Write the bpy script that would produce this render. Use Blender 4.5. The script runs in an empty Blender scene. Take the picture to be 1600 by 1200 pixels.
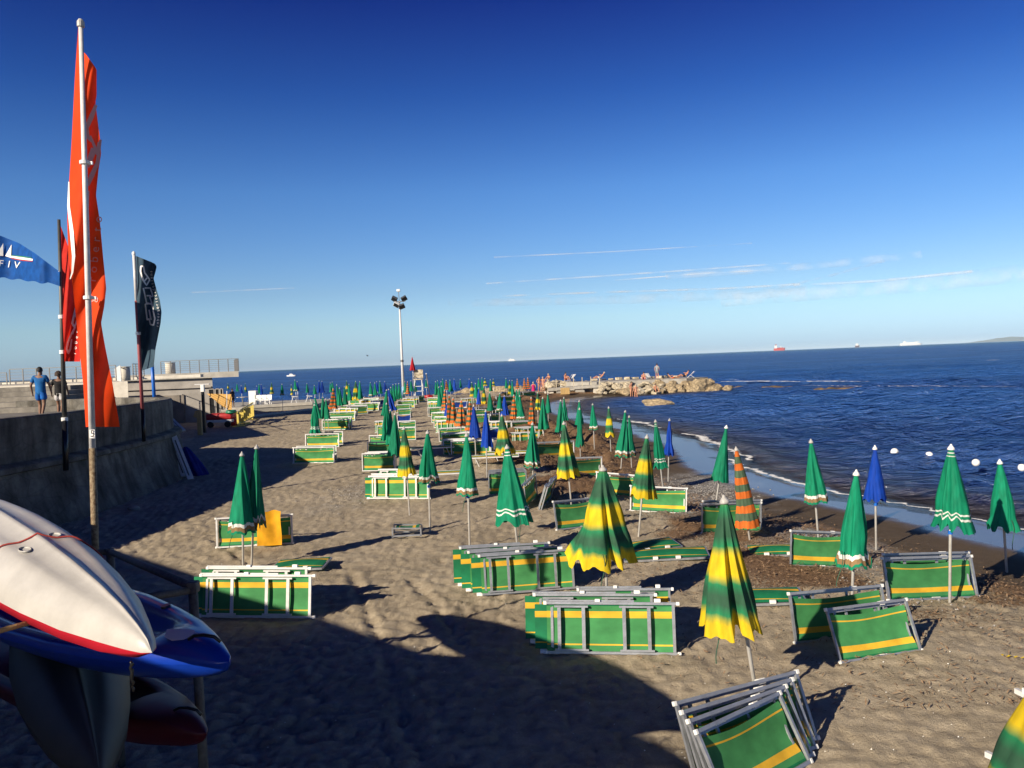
import bpy, bmesh, math, random
import numpy as np
from mathutils import Vector, Matrix, Euler
random.seed(7)
RNG = np.random.default_rng(11)
scn = bpy.context.scene
COL = scn.collection
R = math.radians
V = Vector

# ------------------------------------------------------------------ camera
FPX, HC = 1250.0, 3.7
ROLL, PITCH = math.atan(0.0393), math.atan(36.5 / 1250)
fw = V((0, math.cos(PITCH), -math.sin(PITCH)))
r0 = V((1, 0, 0)); u0 = V((0, math.sin(PITCH), math.cos(PITCH)))
rt = r0 * math.cos(ROLL) - u0 * math.sin(ROLL)
up = u0 * math.cos(ROLL) + r0 * math.sin(ROLL)
CAM = V((0, 0, HC))
cd = bpy.data.cameras.new('camera'); cam = bpy.data.objects.new('camera', cd); COL.objects.link(cam)
cam.matrix_world = Matrix(((rt.x, up.x, -fw.x, 0), (rt.y, up.y, -fw.y, 0), (rt.z, up.z, -fw.z, HC), (0, 0, 0, 1)))
cd.sensor_fit = 'HORIZONTAL'; cd.sensor_width = 36; cd.lens = FPX / 1600 * 36
cd.clip_start = 0.05; cd.clip_end = 200000
scn.camera = cam


def ray(px, py):
    return fw * FPX + rt * (px - 800) - up * (py - 600)


def on_z(px, py, z):
    d = ray(px, py); return CAM + d * ((z - HC) / d.z)


def pt(px, py, Y):
    d = ray(px, py); return CAM + d * (Y / d.y)


# ------------------------------------------------------------------ helpers
class MB:
    def __init__(s):
        s.v = []; s.f = []; s.uv = []

    def add(s, vs, fs, uvs=None):
        n = len(s.v); s.v += [tuple(p) for p in vs]
        s.f += [tuple(i + n for i in f) for f in fs]
        s.uv += uvs if uvs else [(0, 0)] * len(vs)

    def box(s, c, d, rot=None, bev=0.0):
        x, y, z = d[0] / 2, d[1] / 2, d[2] / 2
        vs = []
        if bev <= 0:
            vs = [V((a, b, c_)) for a in (-x, x) for b in (-y, y) for c_ in (-z, z)]
            fs = [(0, 1, 3, 2), (4, 6, 7, 5), (0, 4, 5, 1), (2, 3, 7, 6), (0, 2, 6, 4), (1, 5, 7, 3)]
        else:
            bm = bmesh.new(); bmesh.ops.create_cube(bm, size=1)
            for q in bm.verts: q.co = V((q.co.x * d[0], q.co.y * d[1], q.co.z * d[2]))
            bmesh.ops.bevel(bm, geom=bm.edges[:], offset=bev, segments=2, affect='EDGES', profile=0.6)
            bm.verts.index_update()
            vs = [q.co.copy() for q in bm.verts]; fs = [[q.index for q in f.verts] for f in bm.faces]; bm.free()
        if rot is not None: vs = [rot @ p for p in vs]
        c = V(c); s.add([p + c for p in vs], fs)

    def bar(s, a, b, w, h, upv=(0, 0, 1)):
        a = V(a); b = V(b); d = b - a; L = d.length
        if L < 1e-6: return
        x = d / L; u = V(upv)
        if abs(x.dot(u)) > .98: u = V((0, 1, 0))
        y = u.cross(x).normalized(); z = x.cross(y)
        m = Matrix((x, y, z)).transposed()
        s.box((a + b) / 2, (L, w, h), m)

    def tube(s, pts, r, n=8, cap=True):
        pts = [V(p) for p in pts]
        rs = r if isinstance(r, (list, tuple)) else [r] * len(pts)
        vs = []; fs = []; uv = []
        ref = None
        for i, p in enumerate(pts):
            d = (pts[min(i + 1, len(pts) - 1)] - pts[max(i - 1, 0)]).normalized()
            if ref is None:
                ref = V((0, 0, 1)) if abs(d.z) < .9 else V((1, 0, 0))
            a = (ref - d * ref.dot(d)).normalized(); ref = a
            b = d.cross(a)
            for k in range(n):
                t = 2 * math.pi * k / n
                vs.append(p + (a * math.cos(t) + b * math.sin(t)) * rs[i]); uv.append((k / n, i / max(1, len(pts) - 1)))
        for i in range(len(pts) - 1):
            for k in range(n):
                k2 = (k + 1) % n
                fs.append((i * n + k, i * n + k2, (i + 1) * n + k2, (i + 1) * n + k))
        if cap:
            fs.append(tuple(reversed(range(n)))); fs.append(tuple((len(pts) - 1) * n + k for k in range(n)))
        s.add(vs, fs, uv)

    def lathe(s, prof, n=16, c=(0, 0, 0)):
        c = V(c); vs = []; fs = []; uv = []
        for i, (r, z) in enumerate(prof):
            for k in range(n):
                t = 2 * math.pi * k / n
                vs.append(c + V((r * math.cos(t), r * math.sin(t), z))); uv.append((k / n, i / (len(prof) - 1)))
        for i in range(len(prof) - 1):
            for k in range(n):
                k2 = (k + 1) % n
                fs.append((i * n + k, i * n + k2, (i + 1) * n + k2, (i + 1) * n + k))
        s.add(vs, fs, uv)

    def grid(s, fn, nu, nv, wrap=False):
        vs = []; uv = []
        for j in range(nv + 1):
            for i in range(nu + (0 if wrap else 1)):
                p, t = fn(i / nu, j / nv); vs.append(p); uv.append(t)
        w = nu if wrap else nu + 1; fs = []
        for j in range(nv):
            for i in range(nu):
                i2 = (i + 1) % w
                fs.append((j * w + i, j * w + i2, (j + 1) * w + i2, (j + 1) * w + i))
        s.add(vs, fs, uv)

    def prism(s, poly, z0, z1):
        n = len(poly)
        vs = [V((p[0], p[1], z0)) for p in poly] + [V((p[0], p[1], z1)) for p in poly]
        fs = [tuple(reversed(range(n))), tuple(range(n, 2 * n))] + [(i, (i + 1) % n, n + (i + 1) % n, n + i) for i in range(n)]
        s.add(vs, fs)

    def mesh(s, name, m=None, smooth=False):
        me = bpy.data.meshes.new(name); me.from_pydata(s.v, [], s.f)
        uvl = me.uv_layers.new(name='UVMap')
        idx = np.empty(len(me.loops), dtype=np.int32); me.loops.foreach_get('vertex_index', idx)
        if len(idx): uvl.data.foreach_set('uv', np.array(s.uv, dtype=np.float32)[idx].ravel())
        if m: me.materials.append(m)
        if smooth: me.polygons.foreach_set('use_smooth', [True] * len(me.polygons))
        me.update()
        return me

    def build(s, name, m, parent=None, smooth=False):
        return ob(name, s.mesh(name, m, smooth), parent)


def ob(name, data, parent=None, loc=(0, 0, 0)):
    o = bpy.data.objects.new(name, data); COL.objects.link(o); o.location = loc
    if parent: o.parent = parent
    return o


def tag(o, label, cat, group=None, kind=None):
    if label: o['label'] = label
    if cat: o['category'] = cat
    if group: o['group'] = group
    if kind: o['kind'] = kind
    return o


def thing(name, label, cat, loc=(0, 0, 0), group=None, rot=None):
    o = ob(name, None, None, loc); o.empty_display_size = .2
    if rot is not None: o.rotation_euler = rot
    return tag(o, label, cat, group)


def struct(o): o['kind'] = 'structure'; return o


# ------------------------------------------------------------------ materials
def newmat(name):
    m = bpy.data.materials.new(name); m.use_nodes = True
    nt = m.node_tree; nt.nodes.clear()
    out = nt.nodes.new('ShaderNodeOutputMaterial')
    return m, nt, out


def N(nt, t, **k):
    n = nt.nodes.new('ShaderNode' + t)
    for a, b in k.items():
        if a in n.inputs: n.inputs[a].default_value = b
        else: setattr(n, a, b)
    return n


def ramp(nt, stops, interp='LINEAR'):
    n = nt.nodes.new('ShaderNodeValToRGB'); cr = n.color_ramp; cr.interpolation = interp
    while len(cr.elements) < len(stops): cr.elements.new(0.5)
    for e, (p, c) in zip(cr.elements, stops):
        e.position = p; e.color = (c[0], c[1], c[2], 1)
    return n


def c4(c): return (c[0], c[1], c[2], 1)


def mat(name, col, rough=.6, metal=0.0, var=.25, scale=6.0, bump=0.0, bscale=40.0, spec=.5, col2=None, coat=0.0, stretch=None):
    m, nt, out = newmat(name); L = nt.links.new
    b = N(nt, 'BsdfPrincipled'); b.inputs['Roughness'].default_value = rough; b.inputs['Metallic'].default_value = metal
    b.inputs['Specular IOR Level'].default_value = spec; b.inputs['Coat Weight'].default_value = coat
    tc = N(nt, 'TexCoord')
    src = tc.outputs['Object']
    if stretch:
        mp = N(nt, 'Mapping'); mp.inputs['Scale'].default_value = stretch; L(src, mp.inputs[0]); src = mp.outputs[0]
    nz = N(nt, 'TexNoise'); nz.inputs['Scale'].default_value = scale; nz.inputs['Detail'].default_value = 6; nz.inputs['Roughness'].default_value = .65
    L(src, nz.inputs['Vector'])
    c2 = col2 or tuple(x * (1 - var) for x in col)
    rp = ramp(nt, [(.35, c2), (.65, col)]); L(nz.outputs[0], rp.inputs[0]); L(rp.outputs[0], b.inputs['Base Color'])
    if bump:
        n2 = N(nt, 'TexNoise'); n2.inputs['Scale'].default_value = bscale; n2.inputs['Detail'].default_value = 8
        L(src, n2.inputs['Vector'])
        bp = N(nt, 'Bump'); bp.inputs['Strength'].default_value = bump; bp.inputs['Distance'].default_value = .02
        L(n2.outputs[0], bp.inputs['Height']); L(bp.outputs[0], b.inputs['Normal'])
    L(b.outputs[0], out.inputs[0])
    return m


def cloth(name, stops, axis=1, interp='LINEAR', trans=.22, wear=.25, wob=.0):
    """fabric whose colour bands run along one UV axis, with weave bump and light coming through"""
    m, nt, out = newmat(name); L = nt.links.new
    uv = N(nt, 'UVMap'); sp = N(nt, 'SeparateXYZ'); L(uv.outputs[0], sp.inputs[0])
    tc = N(nt, 'TexCoord')
    nz = N(nt, 'TexNoise'); nz.inputs['Scale'].default_value = 5; nz.inputs['Detail'].default_value = 5; L(tc.outputs['Object'], nz.inputs['Vector'])
    src = sp.outputs[axis]
    if wob:
        ma = N(nt, 'Math', operation='MULTIPLY_ADD'); ma.inputs[1].default_value = wob; ma.inputs[2].default_value = -wob * .5
        L(nz.outputs[0], ma.inputs[0]); ad = N(nt, 'Math', operation='ADD'); L(src, ad.inputs[0]); L(ma.outputs[0], ad.inputs[1]); src = ad.outputs[0]
    rp = ramp(nt, stops, interp); L(src, rp.inputs[0])
    rr = ramp(nt, [(.3, (1 - wear * 1.35,) * 3), (.7, (1.05,) * 3)]); L(nz.outputs[0], rr.inputs[0])
    oi = N(nt, 'ObjectInfo'); mr = N(nt, 'MapRange'); mr.inputs['To Min'].default_value = .82; mr.inputs['To Max'].default_value = 1.12
    L(oi.outputs['Random'], mr.inputs['Value'])
    mx = N(nt, 'Mix', data_type='RGBA', blend_type='MULTIPLY'); mx.inputs[0].default_value = 1; L(rp.outputs[0], mx.inputs[6]); L(rr.outputs[0], mx.inputs[7])
    vm = N(nt, 'VectorMath', operation='SCALE'); L(mx.outputs[2], vm.inputs[0]); L(mr.outputs[0], vm.inputs['Scale'])
    n2 = N(nt, 'TexNoise'); n2.inputs['Scale'].default_value = 220; L(tc.outputs['Object'], n2.inputs['Vector'])
    bp = N(nt, 'Bump'); bp.inputs['Strength'].default_value = .15; bp.inputs['Distance'].default_value = .004; L(n2.outputs[0], bp.inputs['Height'])
    b = N(nt, 'BsdfPrincipled'); b.inputs['Roughness'].default_value = .75; b.inputs['Specular IOR Level'].default_value = .25
    t = N(nt, 'BsdfTranslucent')
    L(vm.outputs[0], b.inputs['Base Color']); L(vm.outputs[0], t.inputs['Color']); L(bp.outputs[0], b.inputs['Normal'])
    ms = N(nt, 'MixShader'); ms.inputs[0].default_value = trans; L(b.outputs[0], ms.inputs[1]); L(t.outputs[0], ms.inputs[2]); L(ms.outputs[0], out.inputs[0])
    return m


def flat(c): return [(0, c), (1, c)]


GR = (.003, .25, .13); GRD = (.035, .115, .065); YE = (.80, .575, .018); TAN = (.30, .19, .09); WH = (.78, .80, .76); ORA = (.80, .19, .03); BL = (.004, .055, .42)
M = {}
M['u_green'] = cloth('umbrella cloth green', flat(GR))
M['u_band'] = cloth('umbrella cloth green with hem band', [(0, GR), (.875, WH), (.915, TAN), (.965, GR)], interp='CONSTANT')
M['u_double'] = cloth('umbrella cloth green with two lines', [(0, GR), (.05, WH), (.065, GR), (.09, WH), (.105, GR), (.80, WH), (.82, GR), (.85, WH), (.875, GR)], interp='CONSTANT')
TEAL = (.02, .24, .10)
M['u_dye'] = cloth('umbrella cloth yellow and green dye', [(0, (.1, .3, .08)), (.05, TEAL), (.14, GRD), (.27, GRD), (.345, TEAL), (.42, YE), (.56, YE), (.63, TEAL), (.71, GRD), (.77, GRD), (.835, TEAL), (.90, YE), (1, YE)], wob=.03)
st = []
for i in range(11): st.append((i / 11, ORA if i % 2 == 0 else (.10, .17, .10)))
M['u_orange'] = cloth('umbrella cloth orange stripes', st, interp='CONSTANT', wob=.02)
M['u_blue'] = cloth('umbrella cloth blue', flat(BL))
M['u_red'] = cloth('umbrella cloth red', flat((.5, .015, .03)))
BG = (.062, .28, .095); BY = (.82, .48, .04)
M['bed_cloth'] = cloth('lounger cloth green with yellow stripes', [(0, BG), (.125, BY), (.155, BG), (.70, BY), (.84, BG), (.955, (.01, .17, .07))], interp='CONSTANT', trans=.12)
M['bed_cloth_plain'] = cloth('lounger cloth emerald', [(0, (.012, .2, .085)), (.125, BY), (.155, (.012, .2, .085)), (.70, BY), (.84, (.012, .2, .085))], interp='CONSTANT', trans=.12)
M['bed_cloth_blue'] = cloth('lounger cloth blue', [(0, (.01, .05, .3)), (.7, WH), (.84, (.01, .05, .3))], interp='CONSTANT', trans=.12)
M['alu'] = mat('aluminium tube', (.40, .42, .46), .42, .55, .3, 9, .1, 60)
M['alu_white'] = mat('white lacquered tube', (.64, .64, .64), .4, 0, .2, 9, .05, 60)
M['pole'] = mat('umbrella pole steel', (.66, .65, .62), .38, .35, .25, 14)
M['cap'] = mat('grey plastic cap', (.45, .44, .42), .5, 0, .3, 30)
M['whitecap'] = mat('white plastic', (.8, .8, .77), .4, 0, .12, 30)
M['clamp'] = mat('blue plastic clamp', (.01, .13, .55), .4)
M['cord'] = mat('dark cord', (.03, .10, .06), .8)
M['rust'] = mat('rusty pole', (.30, .24, .15), .7, .2, .5, 30, .3, 60, col2=(.12, .07, .035))
M['concrete'] = mat('weathered concrete', (.40, .38, .34), .9, 0, .35, 1.2, .5, 12)
M['concrete_pale'] = mat('pale concrete', (.62, .58, .50), .9, 0, .25, 1.6, .3, 14)
M['dark'] = mat('dark opening', (.01, .011, .013), .3)
M['steel'] = mat('grey rail steel', (.17, .165, .16), .45, .6, .2, 20)


# ------------------------------------------------------------------ terrain
SEA = -0.4
shore_px = [(1760, 868), (1600, 832), (1520, 813), (1460, 801), (1385, 785), (1285, 768), (1223, 752), (1161, 732), (1128, 712), (1092, 692), (1040, 678), (1002, 667), (960, 660), (925, 654),
            (900, 645), (884, 636), (890, 629), (908, 624), (935, 620.5), (965, 618.8)]
shore = [on_z(x, y, SEA) for x, y in shore_px]
p0 = shore[0]
LAND = [(60, -60), (46, -30), (24, 2)] + [(p.x, p.y) for p in shore] + [(20, 88), (15, 100), (6, 101), (-20, 99), (-50, 101), (-120, 104), (-120, -60)]
LANDA = np.array(LAND)


def shore_dist(x, y):
    x = np.asarray(x, float); y = np.asarray(y, float)
    d2 = np.full(x.shape, 1e18); ins = np.zeros(x.shape, bool)
    n = len(LANDA)
    for i in range(n):
        ax, ay = LANDA[i]; bx, by = LANDA[(i + 1) % n]
        ex, ey = bx - ax, by - ay; t = np.clip(((x - ax) * ex + (y - ay) * ey) / (ex * ex + ey * ey), 0, 1)
        d2 = np.minimum(d2, (x - ax - t * ex) ** 2 + (y - ay - t * ey) ** 2)
        c = ((ay > y) != (by > y))
        with np.errstate(divide='ignore', invalid='ignore'):
            ins ^= c & (x < (bx - ax) * (y - ay) / (by - ay + 1e-12) + ax)
    d = np.sqrt(d2)
    return np.where(ins, d, -d)


def hsh(ix, iy, s):
    h = (ix.astype(np.int64) * 374761393 + iy.astype(np.int64) * 668265263 + s * 1274126177) & 0xffffffff
    h = ((h ^ (h >> 13)) * 1274126177) & 0xffffffff
    return ((h ^ (h >> 16)) & 0xffff) / 65535.0


def vnoise(x, y, s=0):
    ix = np.floor(x); iy = np.floor(y); fx = x - ix; fy = y - iy
    fx = fx * fx * fx * (fx * (fx * 6 - 15) + 10); fy = fy * fy * fy * (fy * (fy * 6 - 15) + 10)
    a = hsh(ix, iy, s); b = hsh(ix + 1, iy, s); c = hsh(ix, iy + 1, s); d = hsh(ix + 1, iy + 1, s)
    return (a * (1 - fx) + b * fx) * (1 - fy) + (c * (1 - fx) + d * fx) * fy


def sst(a, b, x):
    t = np.clip((x - a) / (b - a), 0, 1); return t * t * (3 - 2 * t)


def base_h(x, y, d=None):
    if d is None: d = shore_dist(x, y)
    w = (vnoise(x * .35, y * .35, 5) - .5) * 1.2
    dd = d + w * sst(0, 3, d)
    h = np.where(d < 0, SEA + .06 * d, SEA + .03 * np.minimum(dd, 2.2) + .334 * sst(1.8, 8.5, dd))
    return np.maximum(h, -3)


def rough_h(x, y, d):
    amp = sst(2.5, 5.0, d)
    n1 = np.abs(vnoise(x * 3.4 + .3 * y, y * 4.6, 1) - .5) * 2
    n5 = np.abs(vnoise(x * 8.3 - .4 * y, y * 9.1, 7) - .5) * 2; n6 = vnoise(x * .25, y * .25, 8)
    n2 = vnoise(x * 7.5, y * 8.5, 2) - .5
    n3 = vnoise(x * .8, y * .8, 3) - .5
    n4 = vnoise(x * 15, y * 15, 4) - .5
    h = ((-.027 * (1 - n1) ** 2.0 - .032 * (1 - n5) ** 1.8) * (.35 + 1.1 * n6) + .030 * n2 + .03 * n3 + .018 * n4) * amp
    # tyre-and-foot track from the front towards the flat bed on the left
    return h


def ground_z(x, y):
    return float(base_h(np.array([x]), np.array([y]))[0])


def gp(px, py):
    """point of the beach seen at this picture position"""
    d = ray(px, py); z = 0.0
    for _ in range(8):
        p = CAM + d * ((z - HC) / d.z); z = ground_z(p.x, p.y)
    return V((p.x, p.y, z))


def fan(ys, nt_, hw):
    t = np.linspace(-1, 1, nt_)
    X = np.outer(hw, t); Y = np.outer(ys, np.ones(nt_))
    return X, Y


def grid_mesh(name, X, Y, Z, m, attrs=None, smooth=True):
    ny, nx = X.shape
    co = np.stack([X, Y, Z], -1).reshape(-1, 3).astype(np.float32)
    i = np.arange(ny * nx).reshape(ny, nx)
    f = np.stack([i[:-1, :-1], i[:-1, 1:], i[1:, 1:], i[1:, :-1]], -1).reshape(-1, 4)
    me = bpy.data.meshes.new(name)
    me.vertices.add(len(co)); me.vertices.foreach_set('co', co.ravel())
    me.loops.add(f.size); me.loops.foreach_set('vertex_index', f.ravel().astype(np.int32))
    me.polygons.add(len(f)); me.polygons.foreach_set('loop_start', np.arange(0, f.size, 4, dtype=np.int32))
    me.polygons.foreach_set('use_smooth', np.full(len(f), smooth))
    for k, a in (attrs or {}).items():
        at = me.attributes.new(k, 'FLOAT', 'POINT'); at.data.foreach_set('value', a.ravel().astype(np.float32))
    me.materials.append(m); me.update(calc_edges=True); me.validate()
    return ob(name, me)


def sand_material():
    m, nt, out = newmat('beach sand'); L = nt.links.new
    b = N(nt, 'BsdfPrincipled'); L(b.outputs[0], out.inputs[0])
    geo = N(nt, 'NewGeometry'); pos = geo.outputs['Position']
    a = N(nt, 'Attribute', attribute_name='shore'); w = N(nt, 'Attribute', attribute_name='weed'); g = N(nt, 'Attribute', attribute_name='gravel')

    def noise(s, d=6, r=.6):
        n = N(nt, 'TexNoise'); n.inputs['Scale'].default_value = s; n.inputs['Detail'].default_value = d; n.inputs['Roughness'].default_value = r
        L(pos, n.inputs['Vector']); return n.outputs[0]
    big = noise(.5); mid = noise(5); fine = noise(160, 3, .8)
    c1 = ramp(nt, [(.3, (.375, .318, .232)), (.7, (.52, .447, .335))]); L(big, c1.inputs[0])
    c2 = ramp(nt, [(.25, (.70, .68, .66)), (.75, (1.15, 1.15, 1.15))]); L(mid, c2.inputs[0])
    c3 = ramp(nt, [(.25, (.45, .42, .40)), (.5, (.95, .95, .95)), (.72, (1.0, 1.0, 1.0)), (.8, (1.9, 1.85, 1.75))]); L(fine, c3.inputs[0])
    m1 = N(nt, 'Mix', data_type='RGBA', blend_type='MULTIPLY'); m1.inputs[0].default_value = 1; L(c1.outputs[0], m1.inputs[6]); L(c2.outputs[0], m1.inputs[7])
    m2 = N(nt, 'Mix', data_type='RGBA', blend_type='MULTIPLY'); m2.inputs[0].default_value = 1; L(m1.outputs[2], m2.inputs[6]); L(c3.outputs[0], m2.inputs[7])
    # damp sand and the water film near the edge
    wob = N(nt, 'Math', operation='MULTIPLY_ADD'); wob.inputs[1].default_value = 1.6; L(big, wob.inputs[0]); L(a.outputs['Fac'], wob.inputs[2])
    damp = N(nt, 'MapRange', interpolation_type='SMOOTHSTEP'); damp.inputs['From Min'].default_value = 6.4; damp.inputs['From Max'].default_value = 4.3
    L(wob.outputs[0], damp.inputs['Value'])
    m3 = N(nt, 'Mix', data_type='RGBA'); L(damp.outputs[0], m3.inputs[0]); L(m2.outputs[2], m3.inputs[6])
    dk = ramp(nt, [(.3, (.085, .063, .043)), (.7, (.115, .085, .058))]); L(mid, dk.inputs[0]); L(dk.outputs[0], m3.inputs[7])
    film = N(nt, 'MapRange', interpolation_type='SMOOTHSTEP'); film.inputs['From Min'].default_value = 3.1; film.inputs['From Max'].default_value = 2.3
    L(wob.outputs[0], film.inputs['Value'])
    # seaweed
    weedn = noise(55, 4, .8)
    wc = ramp(nt, [(.25, (.035, .022, .014)), (.5, (.19, .115, .065)), (.72, (.42, .28, .17))]); L(weedn, wc.inputs[0])
    wm = N(nt, 'Math', operation='MULTIPLY_ADD'); wm.inputs[1].default_value = .9; L(noise(22, 6, .75), wm.inputs[0]); L(w.outputs['Fac'], wm.inputs[2])
    ws = N(nt, 'MapRange', interpolation_type='SMOOTHSTEP'); ws.inputs['From Min'].default_value = .86; ws.inputs['From Max'].default_value = 1.0; L(wm.outputs[0], ws.inputs['Value'])
    m4 = N(nt, 'Mix', data_type='RGBA'); L(ws.outputs[0], m4.inputs[0]); L(m3.outputs[2], m4.inputs[6]); L(wc.outputs[0], m4.inputs[7])
    # gravel
    vo = N(nt, 'TexVoronoi'); vo.inputs['Scale'].default_value = 28; L(pos, vo.inputs['Vector'])
    gc = N(nt, 'Mix', data_type='RGBA'); gc.inputs[0].default_value = .75
    gsep = N(nt, 'SeparateColor'); L(vo.outputs['Color'], gsep.inputs[0])
    gr = ramp(nt, [(.1, (.10, .095, .09)), (.9, (.42, .40, .37))]); L(gsep.outputs[0], gr.inputs[0]); 
    m5 = N(nt, 'Mix', data_type='RGBA'); L(g.outputs['Fac'], m5.inputs[0]); L(m4.outputs[2], m5.inputs[6]); L(gr.outputs[0], m5.inputs[7])
    L(m5.outputs[2], b.inputs['Base Color'])
    rg = N(nt, 'MapRange'); rg.inputs['To Min'].default_value = .93; rg.inputs['To Max'].default_value = .2; L(film.outputs[0], rg.inputs['Value']); L(rg.outputs[0], b.inputs['Roughness'])
    sp = N(nt, 'MapRange'); sp.inputs['To Min'].default_value = .12; sp.inputs['To Max'].default_value = .55; L(film.outputs[0], sp.inputs['Value']); L(sp.outputs[0], b.inputs['Specular IOR Level'])
    # bump
    hs = N(nt, 'Math', operation='MULTIPLY_ADD'); hs.inputs[1].default_value = .35; L(fine, hs.inputs[0])
    h2 = N(nt, 'Math', operation='MULTIPLY_ADD'); h2.inputs[1].default_value = 1.0; L(noise(28, 5, .7), h2.inputs[0])
    h3 = N(nt, 'Math', operation='MULTIPLY'); L(weedn, h3.inputs[0]); L(ws.outputs[0], h3.inputs[1]); L(h3.outputs[0], h2.inputs[2]); L(h2.outputs[0], hs.inputs[2])
    inv = N(nt, 'MapRange'); inv.inputs['To Min'].default_value = .7; inv.inputs['To Max'].default_value = .02; L(film.outputs[0], inv.inputs['Value'])
    bp = N(nt, 'Bump'); bp.inputs['Distance'].default_value = .03; L(inv.outputs[0], bp.inputs['Strength']); L(hs.outputs[0], bp.inputs['Height']); L(bp.outputs[0], b.inputs['Normal'])
    return m


def weed_mask(x, y, d):
    n = vnoise(x * .45, y * .3, 21) * .6 + vnoise(x * 1.3, y * 1.1, 22) * .4
    band = sst(2.9, 4.2, d) * (1 - sst(6.5, 12.0, d + (n - .5) * 4))
    near = np.clip(.14 + .62 * sst(15, 42, y), 0, 1)          # thicker towards the far cove
    k = np.clip(band * (n * 1.35 + near - .28), 0, 1)
    return k * (1 - sst(80, 90, y) * .5)


ys = np.concatenate([np.linspace(-45, 1.5, 14)[:-1], 1.5 * np.exp(np.arange(0, math.log(130 / 1.5), .0062)), [150, 180]])
hw = np.sqrt(ys ** 2 * .85 ** 2 + 14 ** 2) * 1.0
hw = np.where(ys > 20, np.minimum(np.maximum(hw, 0), 90), hw)
X, Y = fan(ys, 860, hw)
D = shore_dist(X, Y)
WEED = weed_mask(X, Y, D)
Z = base_h(X, Y, D) + rough_h(X, Y, D) + WEED * sst(3.0, 5, D) * (.06 + .5 * vnoise(X * 1.1, Y * .9, 31) ** 2 * sst(14, 36, Y))
Z += WEED * sst(12, 26, Y) * (.16 * (vnoise(X * 3.2, Y * 3.2, 33) - .5) + .09 * (vnoise(X * 8, Y * 8, 34) - .5))
for trk in (((548, 893), (575, 955), (607, 1030), (622, 1080), (640, 1140), (668, 1200)), ((640, 905), (668, 930), (690, 955), (716, 1000)), ((330, 840), (420, 900), (560, 880), (700, 850))):
    tp_ = [on_z(a, b, 0) for a, b in trk]; dm = np.full(X.shape, 9.0)
    for a, b in zip(tp_, tp_[1:]):
        ex, ey = b.x - a.x, b.y - a.y; tt = np.clip(((X - a.x) * ex + (Y - a.y) * ey) / (ex * ex + ey * ey), 0, 1)
        dm = np.minimum(dm, np.hypot(X - a.x - tt * ex, Y - a.y - tt * ey))
    dm = dm + .12 * (vnoise(X * 2.5, Y * 2.5, 61) - .5)
    Z += -.035 * np.exp(-(dm / .07) ** 2) + .016 * np.exp(-((np.abs(dm) - .17) / .06) ** 2)
GRAV = np.zeros_like(X)
for (gx, gy, rr) in ((1080, 770, 1.9), (1050, 795, 1.2), (1105, 755, 1.4), (1295, 855, 1.2), (560, 770, 1.3), (520, 790, 1.0)):
    q = gp(gx, gy); GRAV = np.maximum(GRAV, np.exp(-(((X - q.x) ** 2 + ((Y - q.y) * .6) ** 2) / rr ** 2)) * (.5 if gx < 600 else 1.0))
GRAV = np.clip(GRAV * 1.4 * (.4 + vnoise(X * 4, Y * 4, 41)) - .25, 0, 1)
sand = struct(grid_mesh('beach_sand', X, Y, Z, sand_material(), {'shore': D, 'weed': WEED, 'gravel': GRAV}))


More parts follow.
